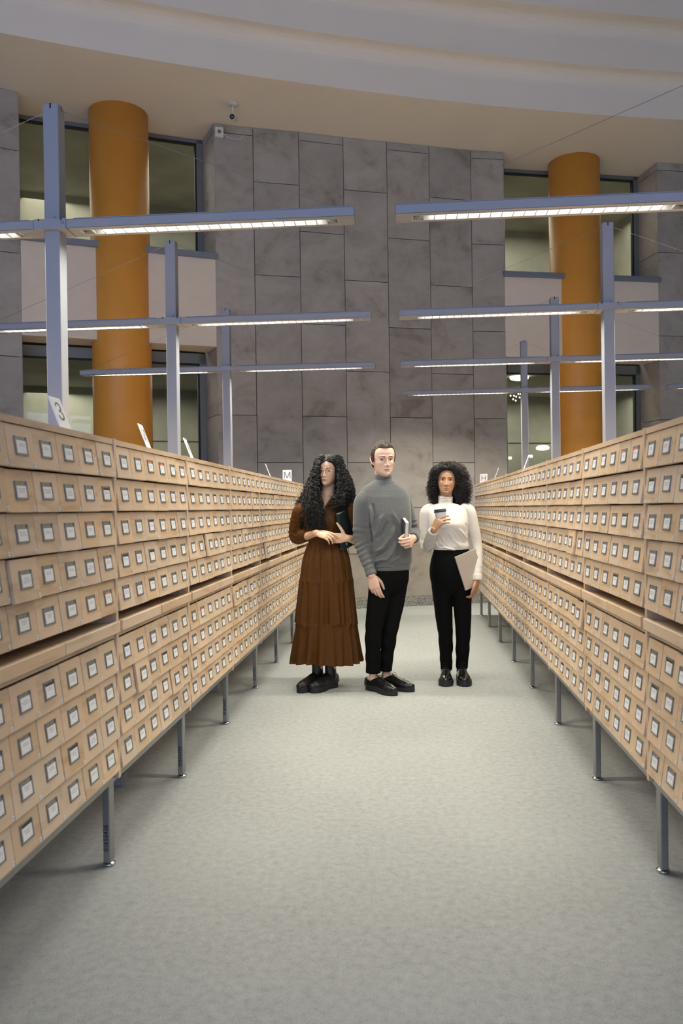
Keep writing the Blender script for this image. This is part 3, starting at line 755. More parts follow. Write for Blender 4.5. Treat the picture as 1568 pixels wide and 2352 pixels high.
def wave_along(v, nrm, a, b, rmax, freq, amp, t0=0, t1=1, seed=0):
    """wrinkles around a sleeve between joints a and b"""
    a = np.array(a); b = np.array(b); d = b-a; ln = np.linalg.norm(d); d = d/ln; q = v-a; t = q@d/ln; rad = np.linalg.norm(q-(t*ln)[:, None]*d, axis=1)
    m = (rad < rmax)*np.clip((t-t0)/.12, 0, 1)*np.clip((t1-t)/.12, 0, 1)
    ang = q[:, 0]*31+q[:, 1]*23+seed
    return nrm*(m*amp*np.sin(t*freq+1.2*np.sin(ang)+seed)*(.6+.4*np.sin(ang*.7+t*9)))[:, None]
def box_thing(w, h, d): return MB().box(-w/2, w/2, -d/2, d/2, 0, h)

# shoes: local frame toe along +x, ground z=0
def shoe_mesh(L_, boot_h, up_mat, wf=.047, chunky=1.0, name='shoe', boot_lean=0):
    mb = MB(); sole = .034*chunky
    prof = [(.0, .030, .062), (.03, .036, .075), (.08, .036, .078), (.13, .036, .070), (.18, .042, .054), (.22, wf, .044), (.255, wf*.9, .037), (.285, wf*.62, .028)]
    k = L_/.295
    limb(mb, [(x*k, 0, sole+h*.10) for x, w, h in prof], [(w*1.03, h*.92) for x, w, h in prof], 22, 4, up=(0, 0, 1))
    if boot_h: limb(mb, [(.055*k, 0, sole+.03), (.058*k+boot_lean*.3, 0, sole+boot_h*.5), (.062*k+boot_lean, 0, boot_h)], [(.040, .050), (.036, .046), (.043, .050)], 20, 5, up=(1, 0, 0), ends=(1, 0))
    else: limb(mb, [(.055*k, 0, sole+.02), (.060*k, 0, sole+.062)], [(.036, .046), (.033, .050)], 18, 4, up=(1, 0, 0), ends=(1, 0))
    me = fuse(mb, .003, 3, name); v, n = get_vn(me); v = v.copy(); lo = sole-.006
    v[:, 2] = np.where(v[:, 2] < lo, lo, v[:, 2])
    if not boot_h: v[:, 2] = np.minimum(v[:, 2], np.interp(v[:, 0], [0, .03*k, .06*k, .10*k, .125*k, .15*k], [sole+.052, sole+.044, sole+.038, sole+.060, sole+.072, sole+.08]))
    set_v(me, v); me.materials.append(up_mat)
    return me
def sole_mesh(L_, mat, wf=.052, th=.034, name='sole'):
    k = L_/.295; pts = []
    half = [(-.008, 0), (-.006, .018), (.005, .031), (.03, .039), (.09, .037), (.14, .038), (.19, wf*.95), (.225, wf), (.26, wf*.88), (.288, wf*.58), (.302, wf*.25), (.305, 0)]
    hp, _ = crom([(x, y, 0) for x, y in half], [1]*len(half), 4); half = [(p.x, max(0, p.y)) for p in hp]
    out = [(x*k, y) for x, y in half]+[(x*k, -y) for x, y in half[-2:0:-1]]
    n = len(out); V = [(x, y, 0) for x, y in out]+[(x*1.004, y*1.03, th*.5) for x, y in out]+[(x, y, th) for x, y in out]
    F = [tuple(range(n-1, -1, -1)), tuple(range(2*n, 3*n))]
    for r in range(2):
        for i in range(n): j = (i+1) % n; F.append((r*n+i, r*n+j, (r+1)*n+j, (r+1)*n+i))
    mb = MB().add(V, F)
    me = mb.mesh(name, mat)
    # lift the waist between heel and forefoot
    v, _ = get_vn(me); v = v.copy(); m = (v[:, 2] < .001) & (v[:, 0] > .075*k) & (v[:, 0] < .15*k); v[m, 2] = th*.30; set_v(me, v)
    return me
def stand(o, ankle, yaw, L_):
    """put a shoe (local toe +x, shaft at .058/.295 of its length) under an ankle point"""
    k = .058*L_/.295; o.location = (ankle[0]-k*math.cos(yaw), ankle[1]-k*math.sin(yaw), 0); o.rotation_euler = (0, 0, yaw)
def rot_to(o, parent, loc, yaw):
    o.location = loc; o.rotation_euler = (0, 0, yaw); return o
def mat_cloth(name, col, rough=.85, nscale=180, namt=.12, b=.15, sheen=0.0, spec=.3):
    m, nt, bs, _ = new_mat(name)
    n = noise(nt, coords(nt), nscale, 3, .7)
    r = ramp(nt, n.outputs[0], [(.35, [c*(1-namt) for c in col]), (.65, [min(1, c*(1+namt)) for c in col])])
    L(nt, r.outputs[0], bs.inputs['Base Color']); bs.inputs['Roughness'].default_value = rough; bs.inputs['Specular IOR Level'].default_value = spec
    if sheen: bs.inputs['Sheen Weight'].default_value = sheen
    if b: bump(nt, bs, n.outputs[0], b, .002)
    return m
def skin(name, col):
    m, nt, b, _ = new_mat(name)
    n = noise(nt, coords(nt), 30, 3, .6); r = ramp(nt, n.outputs[0], [(.3, [c*.93 for c in col]), (.7, [c*1.05 for c in col])])
    L(nt, r.outputs[0], b.inputs['Base Color']); b.inputs['Roughness'].default_value = .48; b.inputs['Specular IOR Level'].default_value = .4
    b.inputs['Subsurface Weight'].default_value = .08; b.inputs['Subsurface Radius'].default_value = (.8, .35, .2); b.inputs['Subsurface Scale'].default_value = .01
    return m
def hair_mat(name, c0, c1, rough=.32):
    m, nt, b, _ = new_mat(name); g = nt.nodes.new('ShaderNodeNewGeometry')
    r = ramp(nt, g.outputs['Random Per Island'], [(0, c0), (1, c1)]); L(nt, r.outputs[0], b.inputs['Base Color'])
    b.inputs['Roughness'].default_value = rough; b.inputs['Specular IOR Level'].default_value = .55; return m
WHITE_EYE = plain('eye_white', (.72, .70, .67), .25); PUPIL = plain('eye_black', (.006, .005, .005), .2)
def face_mats(sk, iris, browc, lip): return [sk, WHITE_EYE, plain('iris', iris, .2), PUPIL, plain('eyebrow', browc, .7), plain('lips', lip, .4), plain('mouth_line', tuple(c*.25 for c in lip), .6)]
GOLD = plain('gold_wire', (.75, .56, .30), .25, 1)
def lens_mat():
    m = bpy.data.materials.new('lens_glass'); m.use_nodes = True; nt = m.node_tree; nt.nodes.clear()
    o = nt.nodes.new('ShaderNodeOutputMaterial'); mix = nt.nodes.new('ShaderNodeMixShader'); t = nt.nodes.new('ShaderNodeBsdfTransparent'); g = nt.nodes.new('ShaderNodeBsdfGlossy')
    g.inputs['Roughness'].default_value = .02; f = nt.nodes.new('ShaderNodeFresnel'); f.inputs[0].default_value = 1.3
    L(nt, f.outputs[0], mix.inputs[0]); L(nt, t.outputs[0], mix.inputs[1]); L(nt, g.outputs[0], mix.inputs[2]); L(nt, mix.outputs[0], o.inputs[0]); return m
LENS = lens_mat()
def spectacles(parent, hm, rx=.0245, rz=.0200, ez=.1125, ey=-.1015, r=.0008):
    mb = MB()
    for s in (-1, 1):
        q = [hm @ Vector((s*.0325+rx*math.cos(a), ey+.004*abs(math.cos(a)), ez+rz*math.sin(a))) for a in np.linspace(0, 2*PI, 29)]
        mb.tube(q, r, 6)
        mb.tube([hm @ Vector((s*(.0325+rx), ey+.004, ez+.006)), hm @ Vector((s*.066, ey+.010, ez+.010)), hm @ Vector((s*.0775, -.02, ez+.012)), hm @ Vector((s*.081, .012, ez+.012))], r, 6)
        mb.tube([hm @ Vector((s*.010, ey+.006, ez-.004)), hm @ Vector((s*.0085, ey+.010, ez-.012))], r*1.6, 6)
    mb.tube([hm @ Vector((-.009, ey, ez+.006)), hm @ Vector((0, ey-.004, ez+.011)), hm @ Vector((.009, ey, ez+.006))], r, 6)
    g = put('eyeglasses', mb.mesh('eyeglasses', GOLD, True), parent)
    for s in (-1, 1):
        V = [tuple(hm @ Vector((s*.0325+rx*math.cos(a), ey+.0005, ez+rz*math.sin(a)))) for a in np.linspace(0, 2*PI, 24, endpoint=False)]
        V += [tuple(hm @ Vector((s*.0325+rx*math.cos(a), ey+.0017, ez+rz*math.sin(a)))) for a in np.linspace(0, 2*PI, 24, endpoint=False)]
        F = [tuple(range(24)), tuple(range(47, 23, -1))]+[(i, (i+1) % 24, 24+(i+1) % 24, 24+i)[::-1] for i in range(24)]
        put('lens', MB().add(V, F).mesh('lens', LENS), g)
    return g
def hair_cap(hm, azk, zk, rad=(.0815, .100, .100), nz=26, na=96, quiff=0.0):
    """closed-looking cap of hair over the skull; hairline height zk over azimuth azk (0 front, pi nape)"""
    V = []; F = []; c = np.array([0, .008, .140])
    for k in range(nz+2):
        for i in range(na):
            az = -PI+2*PI*i/na; zh = float(np.interp(abs(az), azk, zk)); s = max(0, k-1)/nz
            z = zh+(c[2]+rad[2]-.0005-zh)*(1-(1-s)**1.6); u = (z-c[2])/rad[2]
            r = math.sqrt(max(0, 1-u*u)) if u > 0 else 1-.22*min(1, -u)**1.6
            q = math.exp(-(az/.75)**2)*quiff*max(0, 1-abs(s-.25)*1.6)
            sh = .80 if k == 0 else (.955 if k == 1 else 1)
            V.append(tuple(hm @ Vector((rad[0]*math.sin(az)*r*sh, c[1]-(rad[1]+q)*math.cos(az)*r*sh, z+q*.6))))
    for k in range(nz+1):
        for i in range(na):
            j = (i+1) % na; F.append((k*na+i, k*na+j, (k+1)*na+j, (k+1)*na+i))
    return np.array(V), np.array(F)
def join_vf(*pairs):
    V = []; F = []; o = 0
    for v, f in pairs: V.append(v); F.append(np.asarray(f)+o); o += len(v)
    return np.concatenate(V), np.concatenate(F)
def head_matrix(c, yaw=0, roll=0, pitch=0, s=1.0):
    """c: world point half-way up the head on the ear axis"""
    return Matrix.Translation(c) @ Matrix.Rotation(yaw, 4, 'Z') @ Matrix.Rotation(roll, 4, 'Y') @ Matrix.Rotation(pitch, 4, 'X') @ Matrix.Scale(s, 4) @ Matrix.Translation((0, 0, -.115))
# ------------------------------------------------------------------ the woman in the brown dress
def dressed_woman():
    sk = skin('skin_light_tan', (.74, .46, .30)); hm = head_matrix((-0.5473, 5.7700, 1.5752), -.27, .065, .03, .945)
    mb = MB(); head_part(mb, hm, jaw=.98, nose=.95, lips=1.1, brow=.8)
    limb(mb, [(-0.5494, 5.8000, 1.5193), (-0.5582, 5.8120, 1.4306), (-0.5665, 5.8200, 1.3542), (-0.5704, 5.8200, 1.3095)], [.047, .047, .056, .07], 30)
    rings(mb, [((-0.5661, 5.8150, 1.3542), .07, .055, .06, .1), ((-0.5693, 5.8100, 1.3159), .14, .075, .085, .1), ((-0.5762, 5.8000, 1.2173), .148, .098, .09, .1), ((-0.5813, 5.8000, 1.0867), .104, .076, .072, .1), ((-0.5710, 5.8000, 0.9146), .148, .092, .10, .1), ((-0.5694, 5.8000, 0.8030), .15, .09, .10, .1)])
    RS, RE, RW = (-0.7384, 5.8000, 1.3088), (-0.7979, 5.8600, 1.0966), (-0.6259, 5.6300, 1.1308)
    LS, LE, LW = (-0.3962, 5.8000, 1.3038), (-0.3291, 5.8500, 1.0755), (-0.4118, 5.6650, 1.0899)
    limb(mb, [RS, RE, RW], [.044, .037, .0245]); limb(mb, [LS, LE, LW], [.044, .037, .0245])
    A1, A2 = (-0.6502, 5.7700, 0.0918), (-0.5541, 5.7650, 0.0930)
    limb(mb, [(-0.6171, 5.8000, 0.8257), (-0.6295, 5.7800, 0.4873), A1], [.070, .048, .034]); limb(mb, [(-0.5179, 5.8000, 0.8249), (-0.5306, 5.7800, 0.4870), A2], [.070, .048, .034])
    hand(mb, RW, (.80, -.38, -.16), (-.05, -.72, .69), -1, .98, ((.25, .35, .25), (.55, .75, .5), (.6, .8, .5), (.55, .7, .5)), (.06, .02, -.05, -.12), ((.75, .55, -.5), (.9, .25, -.45), (.95, .05, -.3)))
    hand(mb, LW, (-.93, -.30, .02), (-.12, -.98, .10), 1, .98, ((.75, .95, .6), (.85, 1.0, .6), (.95, 1.0, .6), (1.0, 1.0, .6)), (.05, .02, -.03, -.08), ((.45, .92, .05), (.55, .85, .02), (.62, .80, .0)))
    body = fuse(mb, .0028, 1, 'body')
    add_face(body, hm, face_mats(sk, (.07, .05, .03), (.045, .03, .022), (.50, .22, .185)), eye_open=.82, look=(.002, 0), lipw=.0235, lipt=1.1, browt=.0056)
    o = put('person', body); tag(o, 'woman with very long black curly hair in a rust brown midi dress', 'person', 'people in the aisle')
    # dress: bodice with sleeves, then the tiered skirt
    cloth = mat_cloth('rust_satin', (.088, .031, .0034), .62, 40, .10, 0, .0, .22)
    mb = MB(); g = .012
    rings(mb, [((-0.5660, 5.8120, 1.3382), .085, .060, .070, .1), ((-0.5693, 5.8100, 1.3191), .150, .082, .098, .1), ((-0.5719, 5.8000, 1.2904), .172, .098, .108, .1), ((-0.5763, 5.8000, 1.2109), .166, .118, .106, .1), ((-0.5806, 5.8000, 1.1313), .140, .102, .094, .1), ((-0.5816, 5.8000, 1.0644), .122, .092, .088, .1), ((-0.5788, 5.8000, 1.0357), .128, .098, .094, .1)])
    for s in (-1, 1): limb(mb, [(-0.5609, 5.8000, 1.3890) if s < 0 else (-0.5609, 5.8000, 1.3890)]*0+[((-0.5608, 5.8000, 1.3922)[0]+s*.056, (-0.5608, 5.8000, 1.3922)[1], (-0.5608, 5.8000, 1.3922)[2]), ((-0.5618, 5.7400, 1.3598)[0]+s*.034, (-0.5626, 5.7480, 1.3599)[1], (-0.5677, 5.8000, 1.3604)[2]), ((-0.5812, 5.8000, 1.3097)[0]+s*.006, (-0.5720, 5.7080, 1.3095)[1], (-0.5812, 5.8000, 1.3097)[2])], [(.016, .008), (.016, .008), (.010, .007)], 12, up=(0, -1, 0))
    rc = Vector(RE).lerp(Vector(RW), .42); lc = Vector(LE).lerp(Vector(LW), .40)
    limb(mb, [(-0.7127, 5.8000, 1.3116), (-0.7613, 5.8000, 1.2804), (-0.7981, 5.8450, 1.1648), RE, rc], [.050, .060, .056, .056, .050], 20)
    limb(mb, [(-0.4216, 5.8000, 1.3074), (-0.3807, 5.8000, 1.2750), (-0.3497, 5.8400, 1.1593), LE, lc], [.050, .060, .056, .056, .050], 20)
    bod = fuse(mb, .004, 9, 'bodice'); v, n = get_vn(bod)
    d = wave_along(v, n, (-0.7610, 5.8000, 1.2995), RE, .085, 38, .004, .25, 1.1, 1)+wave_along(v, n, (-0.3804, 5.8000, 1.2941), LE, .085, 38, .004, .25, 1.1, 2)
    x, z = v[:, 0]-(-0.5796, 5.8000, 1.2014)[0], v[:, 2]; zl = (-0.5816, 5.8000, 1.0644)[2]
    d += n*(.0035*np.sin(x*150+2*np.sin(z*25))*np.clip((z-zl)/.05, 0, 1)*np.clip((zl+.20-z)/.08, 0, 1)*np.clip(-n[:, 1], 0, 1))[:, None]
    for xx in (-.010, .010): d += ridge(v, n, [((-0.5750, 5.8000, 1.2969)[0]+xx, (-0.5750, 5.8000, 1.2969)[2]), ((-0.5815, 5.8000, 1.0740)[0]+xx, (-0.5815, 5.8000, 1.0740)[2])], .003, .0025)
    # open V of the neckline
    vx = np.abs(v[:, 0]-(-0.5810, 5.8000, 1.3288)[0]); vz = v[:, 2]-(-0.5812, 5.8000, 1.3097)[2]
    m = (v[:, 1] < (-0.5810, 5.8000, 1.3288)[1]) & (vz > 0) & (vx < vz*.62+.002)
    d[m] -= n[m]*.022
    set_v(bod, v+d); bod.materials.append(cloth)
    dr = put('dress', bod, o)
    V = []; F = []; na = 220; nr = 70; zt = (-0.5783, 5.8000, 1.0739)[2]; zb = (-0.5848, 5.8000, 0.1846)[2]; s1 = (-0.5762, 5.8000, 0.7776)[2]; s2 = (-0.5807, 5.8000, 0.4652)[2]
    for k in range(nr+1):
        t = k/nr; z = zt+(zb-zt)*t; c = Vector((-0.5783, 5.8000, 1.0739)).lerp(Vector((-0.5816, 5.8000, 0.1846)), t)
        hw = np.interp(t, [0, .06, .16, .325, .685, 1], [.120, .142, .168, .190, .215, .243]); hd = np.interp(t, [0, .06, .16, .325, .685, 1], [.092, .112, .138, .150, .172, .190])
        if z > s1: q = (zt-z)/(zt-s1); amp = .0052*min(1, q*3+.25)*(1-.3*q); fr = 19
        elif z > s2: q = (s1-z)/(s1-s2); amp = .004+.009*q; fr = 15
        else: q = (s2-z)/(s2-zb); amp = .005+.014*q; fr = 12
        seam = .006*math.exp(-((z-s1)/.006)**2)+.006*math.exp(-((z-s2)/.006)**2)
        for i in range(na):
            a = 2*PI*i/na
            w = math.sin(fr*a+2.2*math.sin(3*a+t)+1.1*math.sin(5*a+t*3))+.45*math.sin(fr*1.73*a+2*math.sin(2*a))
            fine = (math.sin(70*a+3*math.sin(5*a))*.0022*(math.exp(-q*7)) if z < s1+.001 else math.sin(60*a)*.002*math.exp(-q*5))
            e = amp*w+fine+seam+.012*math.sin(2*a+.6)*t
            dz = (.010*math.sin(3*a+1)*t if t > .97 else 0)
            V.append((c.x+(hw+e)*math.cos(a), c.y+(hd+e)*math.sin(a), z+dz))
    for k in range(nr):
        for i in range(na):
            j = (i+1) % na; F.append((k*na+i, (k+1)*na+i, (k+1)*na+j, k*na+j))
    sm = np_mesh('skirt', V, F, cloth); put('skirt', sm, dr)
    pl = MB()
    for zpy in (1.2777, 1.2331, 1.1885, 1.1439, 1.0993):
        p = Vector((-0.5666, 5.6700, zpy)); h = BVHTree.FromObject(dr, bpy.context.evaluated_depsgraph_get()).ray_cast(p, Vector((0, 1, 0)))
        if h[0] is not None: ellip(pl, h[0]+Vector((0, -.001, 0)), (.005, .002, .005), None, 10)
    put('button', pl.mesh('button', cloth, True), dr)['kind'] = 'stuff'
    # boots
    leather = plain('black_leather', (.010, .010, .010), .35); rub = plain('black_rubber_sole', (.012, .012, .012), .6)
    BM = shoe_mesh(.262, .215, leather, .046, 1.25, 'boot'); SM = sole_mesh(.262, rub, .050, .040, 'boot_sole')
    for an, yw in ((A1, -2.13), (A2, -2.17)):
        q = put('boot', BM, o); stand(q, an, yw, .262); put('sole', SM, q)
    spectacles(o, hm, .0235, .0190)
    # hair
    rng = np.random.default_rng(5); C = np.array((-0.5441, 5.7700, 1.5751)); paths = []
    for i in range(3300):
        sd = -1 if rng.random() < .54 else 1; ph = math.radians(rng.uniform(30, 175)); el = rng.uniform(-.1, 1.0)
        u = ((ph/PI*180-30)/145)
        er = math.sqrt(max(0, 1-max(el, 0)**2)); hx = math.sin(ph)*sd; hy = -math.cos(ph)
        if el < .55 and u < .22: el = rng.uniform(.55, 1)
        root = C+np.array([hx*.072*er+(.012 if el > .8 else 0), hy*.092*er+.012, .02+.095*max(el, -.2)])
        if sd < 0: ex = -.045-.170*min(1, u*1.25)+rng.normal(0, .022); ez = -.44+rng.uniform(-.03, .15)+.08*u
        else: ex = .040+.098*min(1, u*1.25)+rng.normal(0, .018); ez = -.262+rng.uniform(-.03, .08)-.03*u
        ey = (-.135+.20*u if sd < 0 else -.118+.20*u)+rng.normal(0, .012)
        mx = sd*(.078+.044*min(1, u*1.3))+rng.normal(0, .010); my = -.075+.16*u+(.0 if u > .3 else -.01)
        p1 = root+np.array([hx*.040+sd*.012, hy*.030+.005, .018-.016*max(0, el)+.008*rng.random()])
        p2 = C+np.array([mx*1.08, my, -.03+.03*rng.random()]); p3 = C+np.array([mx*1.12+ex*.22, (my+ey)/2, -.17]); p4 = C+np.array([ex, ey, ez])
        paths.append(bez([root, p1, p2, p2*.4+p3*.6, p3, p4], 62))
    for i in range(1400):
        sd = -1 if rng.random() < .5 else 1; t = rng.random(); yy = -.078+.13*t
        root = np.array(hm @ Vector((.008+sd*abs(rng.normal(0, .007)), yy, .142+.096*math.sqrt(1-(.008/.082)**2-((yy-.008)/.101)**2))))
        p1 = root+np.array([sd*(.044+.012*rng.random()), -.010+.01*t, .010-.010*rng.random()]); f = rng.random()
        p2 = C+np.array([sd*(.084+.012*f), -.062+.05*t+.02*f, .045-.03*f]); p3 = C+np.array([sd*(.082+.02*f), -.078+.05*t, -.075])
        ex = (-.06-.10*rng.random()) if sd < 0 else .055+.06*rng.random(); ez = -.40+.14*rng.random() if sd < 0 else -.255+.07*rng.random()
        paths.append(bez([root, p1, p2, p2*.3+p3*.7, C+np.array([sd*.09+ex*.2, -.10+.04*t, -.18]), C+np.array([ex, -.128+.02*rng.random(), ez])], 62))
    hv, hf = strands(paths, .0023, .0088, .046, rng, 3, .6, .0006)
    cap = hair_cap(hm, [0, .35, .7, .95, 1.3, PI], [.222, .214, .192, .142, .06, -.02], (.0795, .098, .0935))
    hb = MB(); CP = lambda x, y, z: Vector(C)+Vector((x, y, z))
    limb(hb, [CP(-.055, .025, .0), CP(-.080, .02, -.09), CP(-.118, -.015, -.20), CP(-.125, -.060, -.32)], [(.024, .04), (.032, .045), (.042, .04), (.025, .02)], up=(0, 1, 0))
    limb(hb, [CP(.055, .03, .0), CP(.078, .02, -.09), CP(.090, -.010, -.18), CP(.092, -.040, -.23)], [(.022, .04), (.030, .045), (.034, .04), (.022, .02)], up=(0, 1, 0))
    limb(hb, [CP(0, .06, 0), CP(0, .095, -.12), CP(-.01, .12, -.27)], [(.08, .04), (.11, .04), (.12, .03)], up=(0, 1, 0))
    base = fuse(hb, .008, 2, 'hair_base'); V2, F2 = with_base(*join_vf((hv, hf), cap), base)
    put('hair', np_mesh('hair', V2, F2, hair_mat('black_curls', (.004, .0035, .003), (.016, .011, .008), .5)), o)
    # the green book she holds
    u = Vector((-.095, -.256, .962)).normalized(); c = Vector((.50, .82, .27)); c = (c-u*c.dot(u)).normalized(); t = -u.cross(c)
    if t.x > 0: t = -t
    K = Vector((-0.4657, 5.6500, 1.2615)); H, Wd, Th = .272, .185, .040
    bm4 = Matrix((( t.x, c.x, u.x, K.x), (t.y, c.y, u.y, K.y), (t.z, c.z, u.z, K.z), (0, 0, 0, 1)))
    dark = plain('dark_green_cloth', (.006, .018, .016), .5); page = plain('cream_pages', (.74, .58, .40), .8, nscale=90, namt=.1)
    bt = thing('book', 'large dark green hardback held upright by the woman in the brown dress', 'book', tuple(K))
    mb = MB(); mb.box(0, .003, 0, Wd, -H, 0); mb.box(Th-.003, Th, 0, Wd, -H, 0)
    mb.tube([(Th*i/8, -.006*math.sin(PI*i/8)+.001, 0) for i in range(9)], .0001, 4)
    sp = MB(); n = 10
    for i in range(n): 
        a0, a1 = Th*i/n, Th*(i+1)/n; y0, y1 = -.007*math.sin(PI*i/n), -.007*math.sin(PI*(i+1)/n)
        mb.hexa([(a0, y0, -H), (a1, y1, -H), (a1, y1+.004, -H), (a0, y0+.004, -H)], [(a0, y0, 0), (a1, y1, 0), (a1, y1+.004, 0), (a0, y0+.004, 0)])
    rel = Matrix.Translation(-K) @ bm4
    def child(name, m_, mat): 
        q = put(name, m_.mesh(name, mat), bt); q.matrix_local = rel; return q
    child('cover', mb, dark); child('pages', MB().box(.003, Th-.003, .002, Wd-.006, -H+.005, -.004), page)
    lab = MB().box(-.0005, 0, .030, .055, -.245, -.208); lab2 = child('shelf_label', lab, plain('grey_label', (.42, .42, .38), .7))
    child('print', MB().box(-.0009, -.0005, .036, .049, -.238, -.216), M['ink'])
    st = MB()
    for k in range(4): st.box(.008+.005*k, .0105+.005*k, -.0078, -.006, -.085, -.060)
    child('spine_title', st, plain('dull_gilt', (.10, .10, .075), .4, .5))
    child('spine_dot', MB().box(.020, .025, -.0075, -.006, -.262, -.257), M['sticker'])
dressed_woman()
# ------------------------------------------------------------------ the man in the grey sweater
def sweater_man():
    sk = skin('skin_fair', (.75, .485, .355)); hm = head_matrix((-0.1478, 5.7100, 1.6431), .30, -.02, .02, 1.05)
    mb = MB(); head_part(mb, hm, jaw=1.14, nose=1.05, lips=.9, brow=1.3)
    limb(mb, [(-0.1525, 5.7400, 1.5854), (-0.1538, 5.7500, 1.5169), (-0.1521, 5.7600, 1.4324)], [.058, .058, .07], 30)
    yw = .40
    rings(mb, [((-0.1517, 5.7500, 1.4416), .09, .07, .075, yw), ((-0.1489, 5.7450, 1.4100), .15, .085, .09, yw), ((-0.1412, 5.7300, 1.2595), .165, .105, .095, yw), ((-0.1310, 5.7300, 1.1030), .15, .10, .09, yw), ((-0.1153, 5.7300, 0.8839), .135, .095, .095, yw), ((-0.1196, 5.7300, 0.8057), .14, .095, .10, yw)])
    RS, RE, RW = (-0.2927, 5.6600, 1.3581), (-0.3122, 5.6600, 1.0828), (-0.2381, 5.5800, 0.8317)
    LS, LE, LW = (-0.0310, 5.8050, 1.3682), (0.0576, 5.8600, 1.1218), (0.0516, 5.6350, 1.0796)
    limb(mb, [RS, RE, RW], [.047, .038, .029]); limb(mb, [LS, LE, LW], [.045, .038, .029])
    RA_, LA_ = (-0.2410, 5.6900, 0.0720), (-0.1560, 5.7700, 0.0676)
    limb(mb, [(-0.1777, 5.7000, 0.8305), (-0.2317, 5.6700, 0.4550), RA_], [.066, .043, .031]); limb(mb, [(-0.0668, 5.7800, 0.8230), (-0.1155, 5.7500, 0.4585), LA_], [.066, .043, .031])
    hand(mb, RW, (.23, -.08, -.97), (-.30, -.93, .0), -1, 1.08, ((.28, .35, .25), (.38, .5, .35), (.5, .6, .4), (.55, .6, .4)), (.02, .01, -.02, -.05), ((.7, .35, -.65), (.9, .1, -.5), (.95, .0, -.35)))
    hand(mb, LW, (-.22, -.95, -.22), (.92, -.25, .10), 1, 1.06, ((1.05, 1.05, .5), (1.15, 1.05, .5), (1.2, 1.1, .5), (1.25, 1.1, .5)), (.05, .01, -.03, -.08), ((.72, .55, -.45), (.75, -.05, -.66), (.62, -.35, -.70)))
    body = fuse(mb, .0028, 1, 'body')
    add_face(body, hm, face_mats(sk, (.10, .085, .06), (.075, .045, .025), (.45, .21, .185)), eye_open=.85, look=(-.0015, 0), lipw=.0225, lipt=.85, browz=.1335, browt=.0066)
    o = put('person', body); tag(o, 'man with short brown hair in a grey turtleneck sweater and black trousers', 'person', 'people in the aisle')
    wool = mat_cloth('grey_wool', (.122, .125, .123), .95, 300, .35, .5, .3, .15)
    mb = MB()
    rings(mb, [((-0.1540, 5.7500, 1.4981), .068, .066, .070, yw), ((-0.1574, 5.7490, 1.4793), .098, .076, .082, yw), ((-0.1577, 5.7480, 1.4573), .136, .088, .095, yw), ((-0.1549, 5.7440, 1.4289), .168, .100, .106, yw), ((-0.1491, 5.7380, 1.3786), .188, .116, .115, yw), ((-0.1412, 5.7300, 1.2595), .190, .135, .117, yw), ((-0.1310, 5.7300, 1.1030), .178, .130, .114, yw), ((-0.1205, 5.7300, 0.9621), .168, .126, .116, yw), ((-0.1150, 5.7300, 0.9089), .162, .122, .118, yw), ((-0.1120, 5.7300, 0.8963), .150, .114, .112, yw), ((-0.1126, 5.7300, 0.8557), .147, .112, .112, yw)])
    limb(mb, [(-0.2499, 5.6800, 1.3825), (-0.2930, 5.6600, 1.3426), (-0.3071, 5.6550, 1.2005), RE, (-0.2843, 5.6300, 0.9789), (-0.2472, 5.5870, 0.8587)], [.058, .068, .062, .056, .052, .038], 22, ends=(1, 0))
    limb(mb, [RW, (-0.2473, 5.5900, 0.8616)], [.041, .040], 20, ends=(0, 0))
    limb(mb, [(-0.0462, 5.7900, 1.3998), (-0.0153, 5.8100, 1.3585), (0.0209, 5.8350, 1.2343), LE, (0.0589, 5.7250, 1.0916), (0.0550, 5.6600, 1.0847)], [.056, .064, .058, .054, .047, .041], 22, ends=(1, 0))
    limb(mb, [(-0.1519, 5.7500, 1.4290), (-0.1510, 5.7480, 1.4854), (-0.1500, 5.7400, 1.5447)], [(.068, .070), (.064, .066), (.0635, .0655)], 28, ends=(0, 0))
    sw = fuse(mb, .0038, 10, 'sweater'); v, n = get_vn(sw)
    d = np.zeros_like(v)
    for pts, w, a in (([(-0.2502, 1.2986), (-0.2454, 1.1983), (-0.2409, 1.0729), (-0.2307, 0.9099)], .009, -.010), ([(-0.2485, 1.1984), (-0.2404, 1.1043), (-0.2319, 1.0415)], .010, -.010), ([(-0.2265, 0.9851), (-0.1571, 1.0219), (-0.1030, 1.0964), (-0.0737, 1.1805)], .012, .011), ([(-0.2275, 0.9162), (-0.1833, 0.9377), (-0.1333, 0.9403), (-0.0952, 0.9838), (-0.0565, 1.0709)], .011, .012),
                      ([(-0.2270, 0.9506), (-0.1640, 0.9782), (-0.1038, 1.0401)], .010, -.010), ([(-0.2313, 1.0854), (-0.1929, 1.1413), (-0.1667, 1.2286), (-0.1412, 1.2595)], .013, .008), ([(-0.2001, 1.0787), (-0.1556, 1.1283), (-0.1170, 1.2092)], .011, -.009),
                      ([(-0.1118, 0.9151), (-0.0489, 0.9520), (-0.0071, 1.0391)], .011, .008), ([(-0.2404, 1.3235), (-0.2259, 1.2450), (-0.2335, 1.1512)], .009, .008), ([(-0.2246, 1.3390), (-0.2099, 1.2667), (-0.2140, 1.1979)], .008, -.008), ([(-0.0803, 0.9304), (-0.0263, 1.0018), (-0.0003, 1.0858)], .008, -.007),
                      ([(-0.0911, 1.2745), (-0.0454, 1.1957), (-0.0252, 1.0861)], .012, .005), ([(-0.2154, 0.8847), (-0.1433, 0.8935), (-0.0810, 0.8836)], .006, .005)): d += ridge(v, n, pts, w, a*1.6)
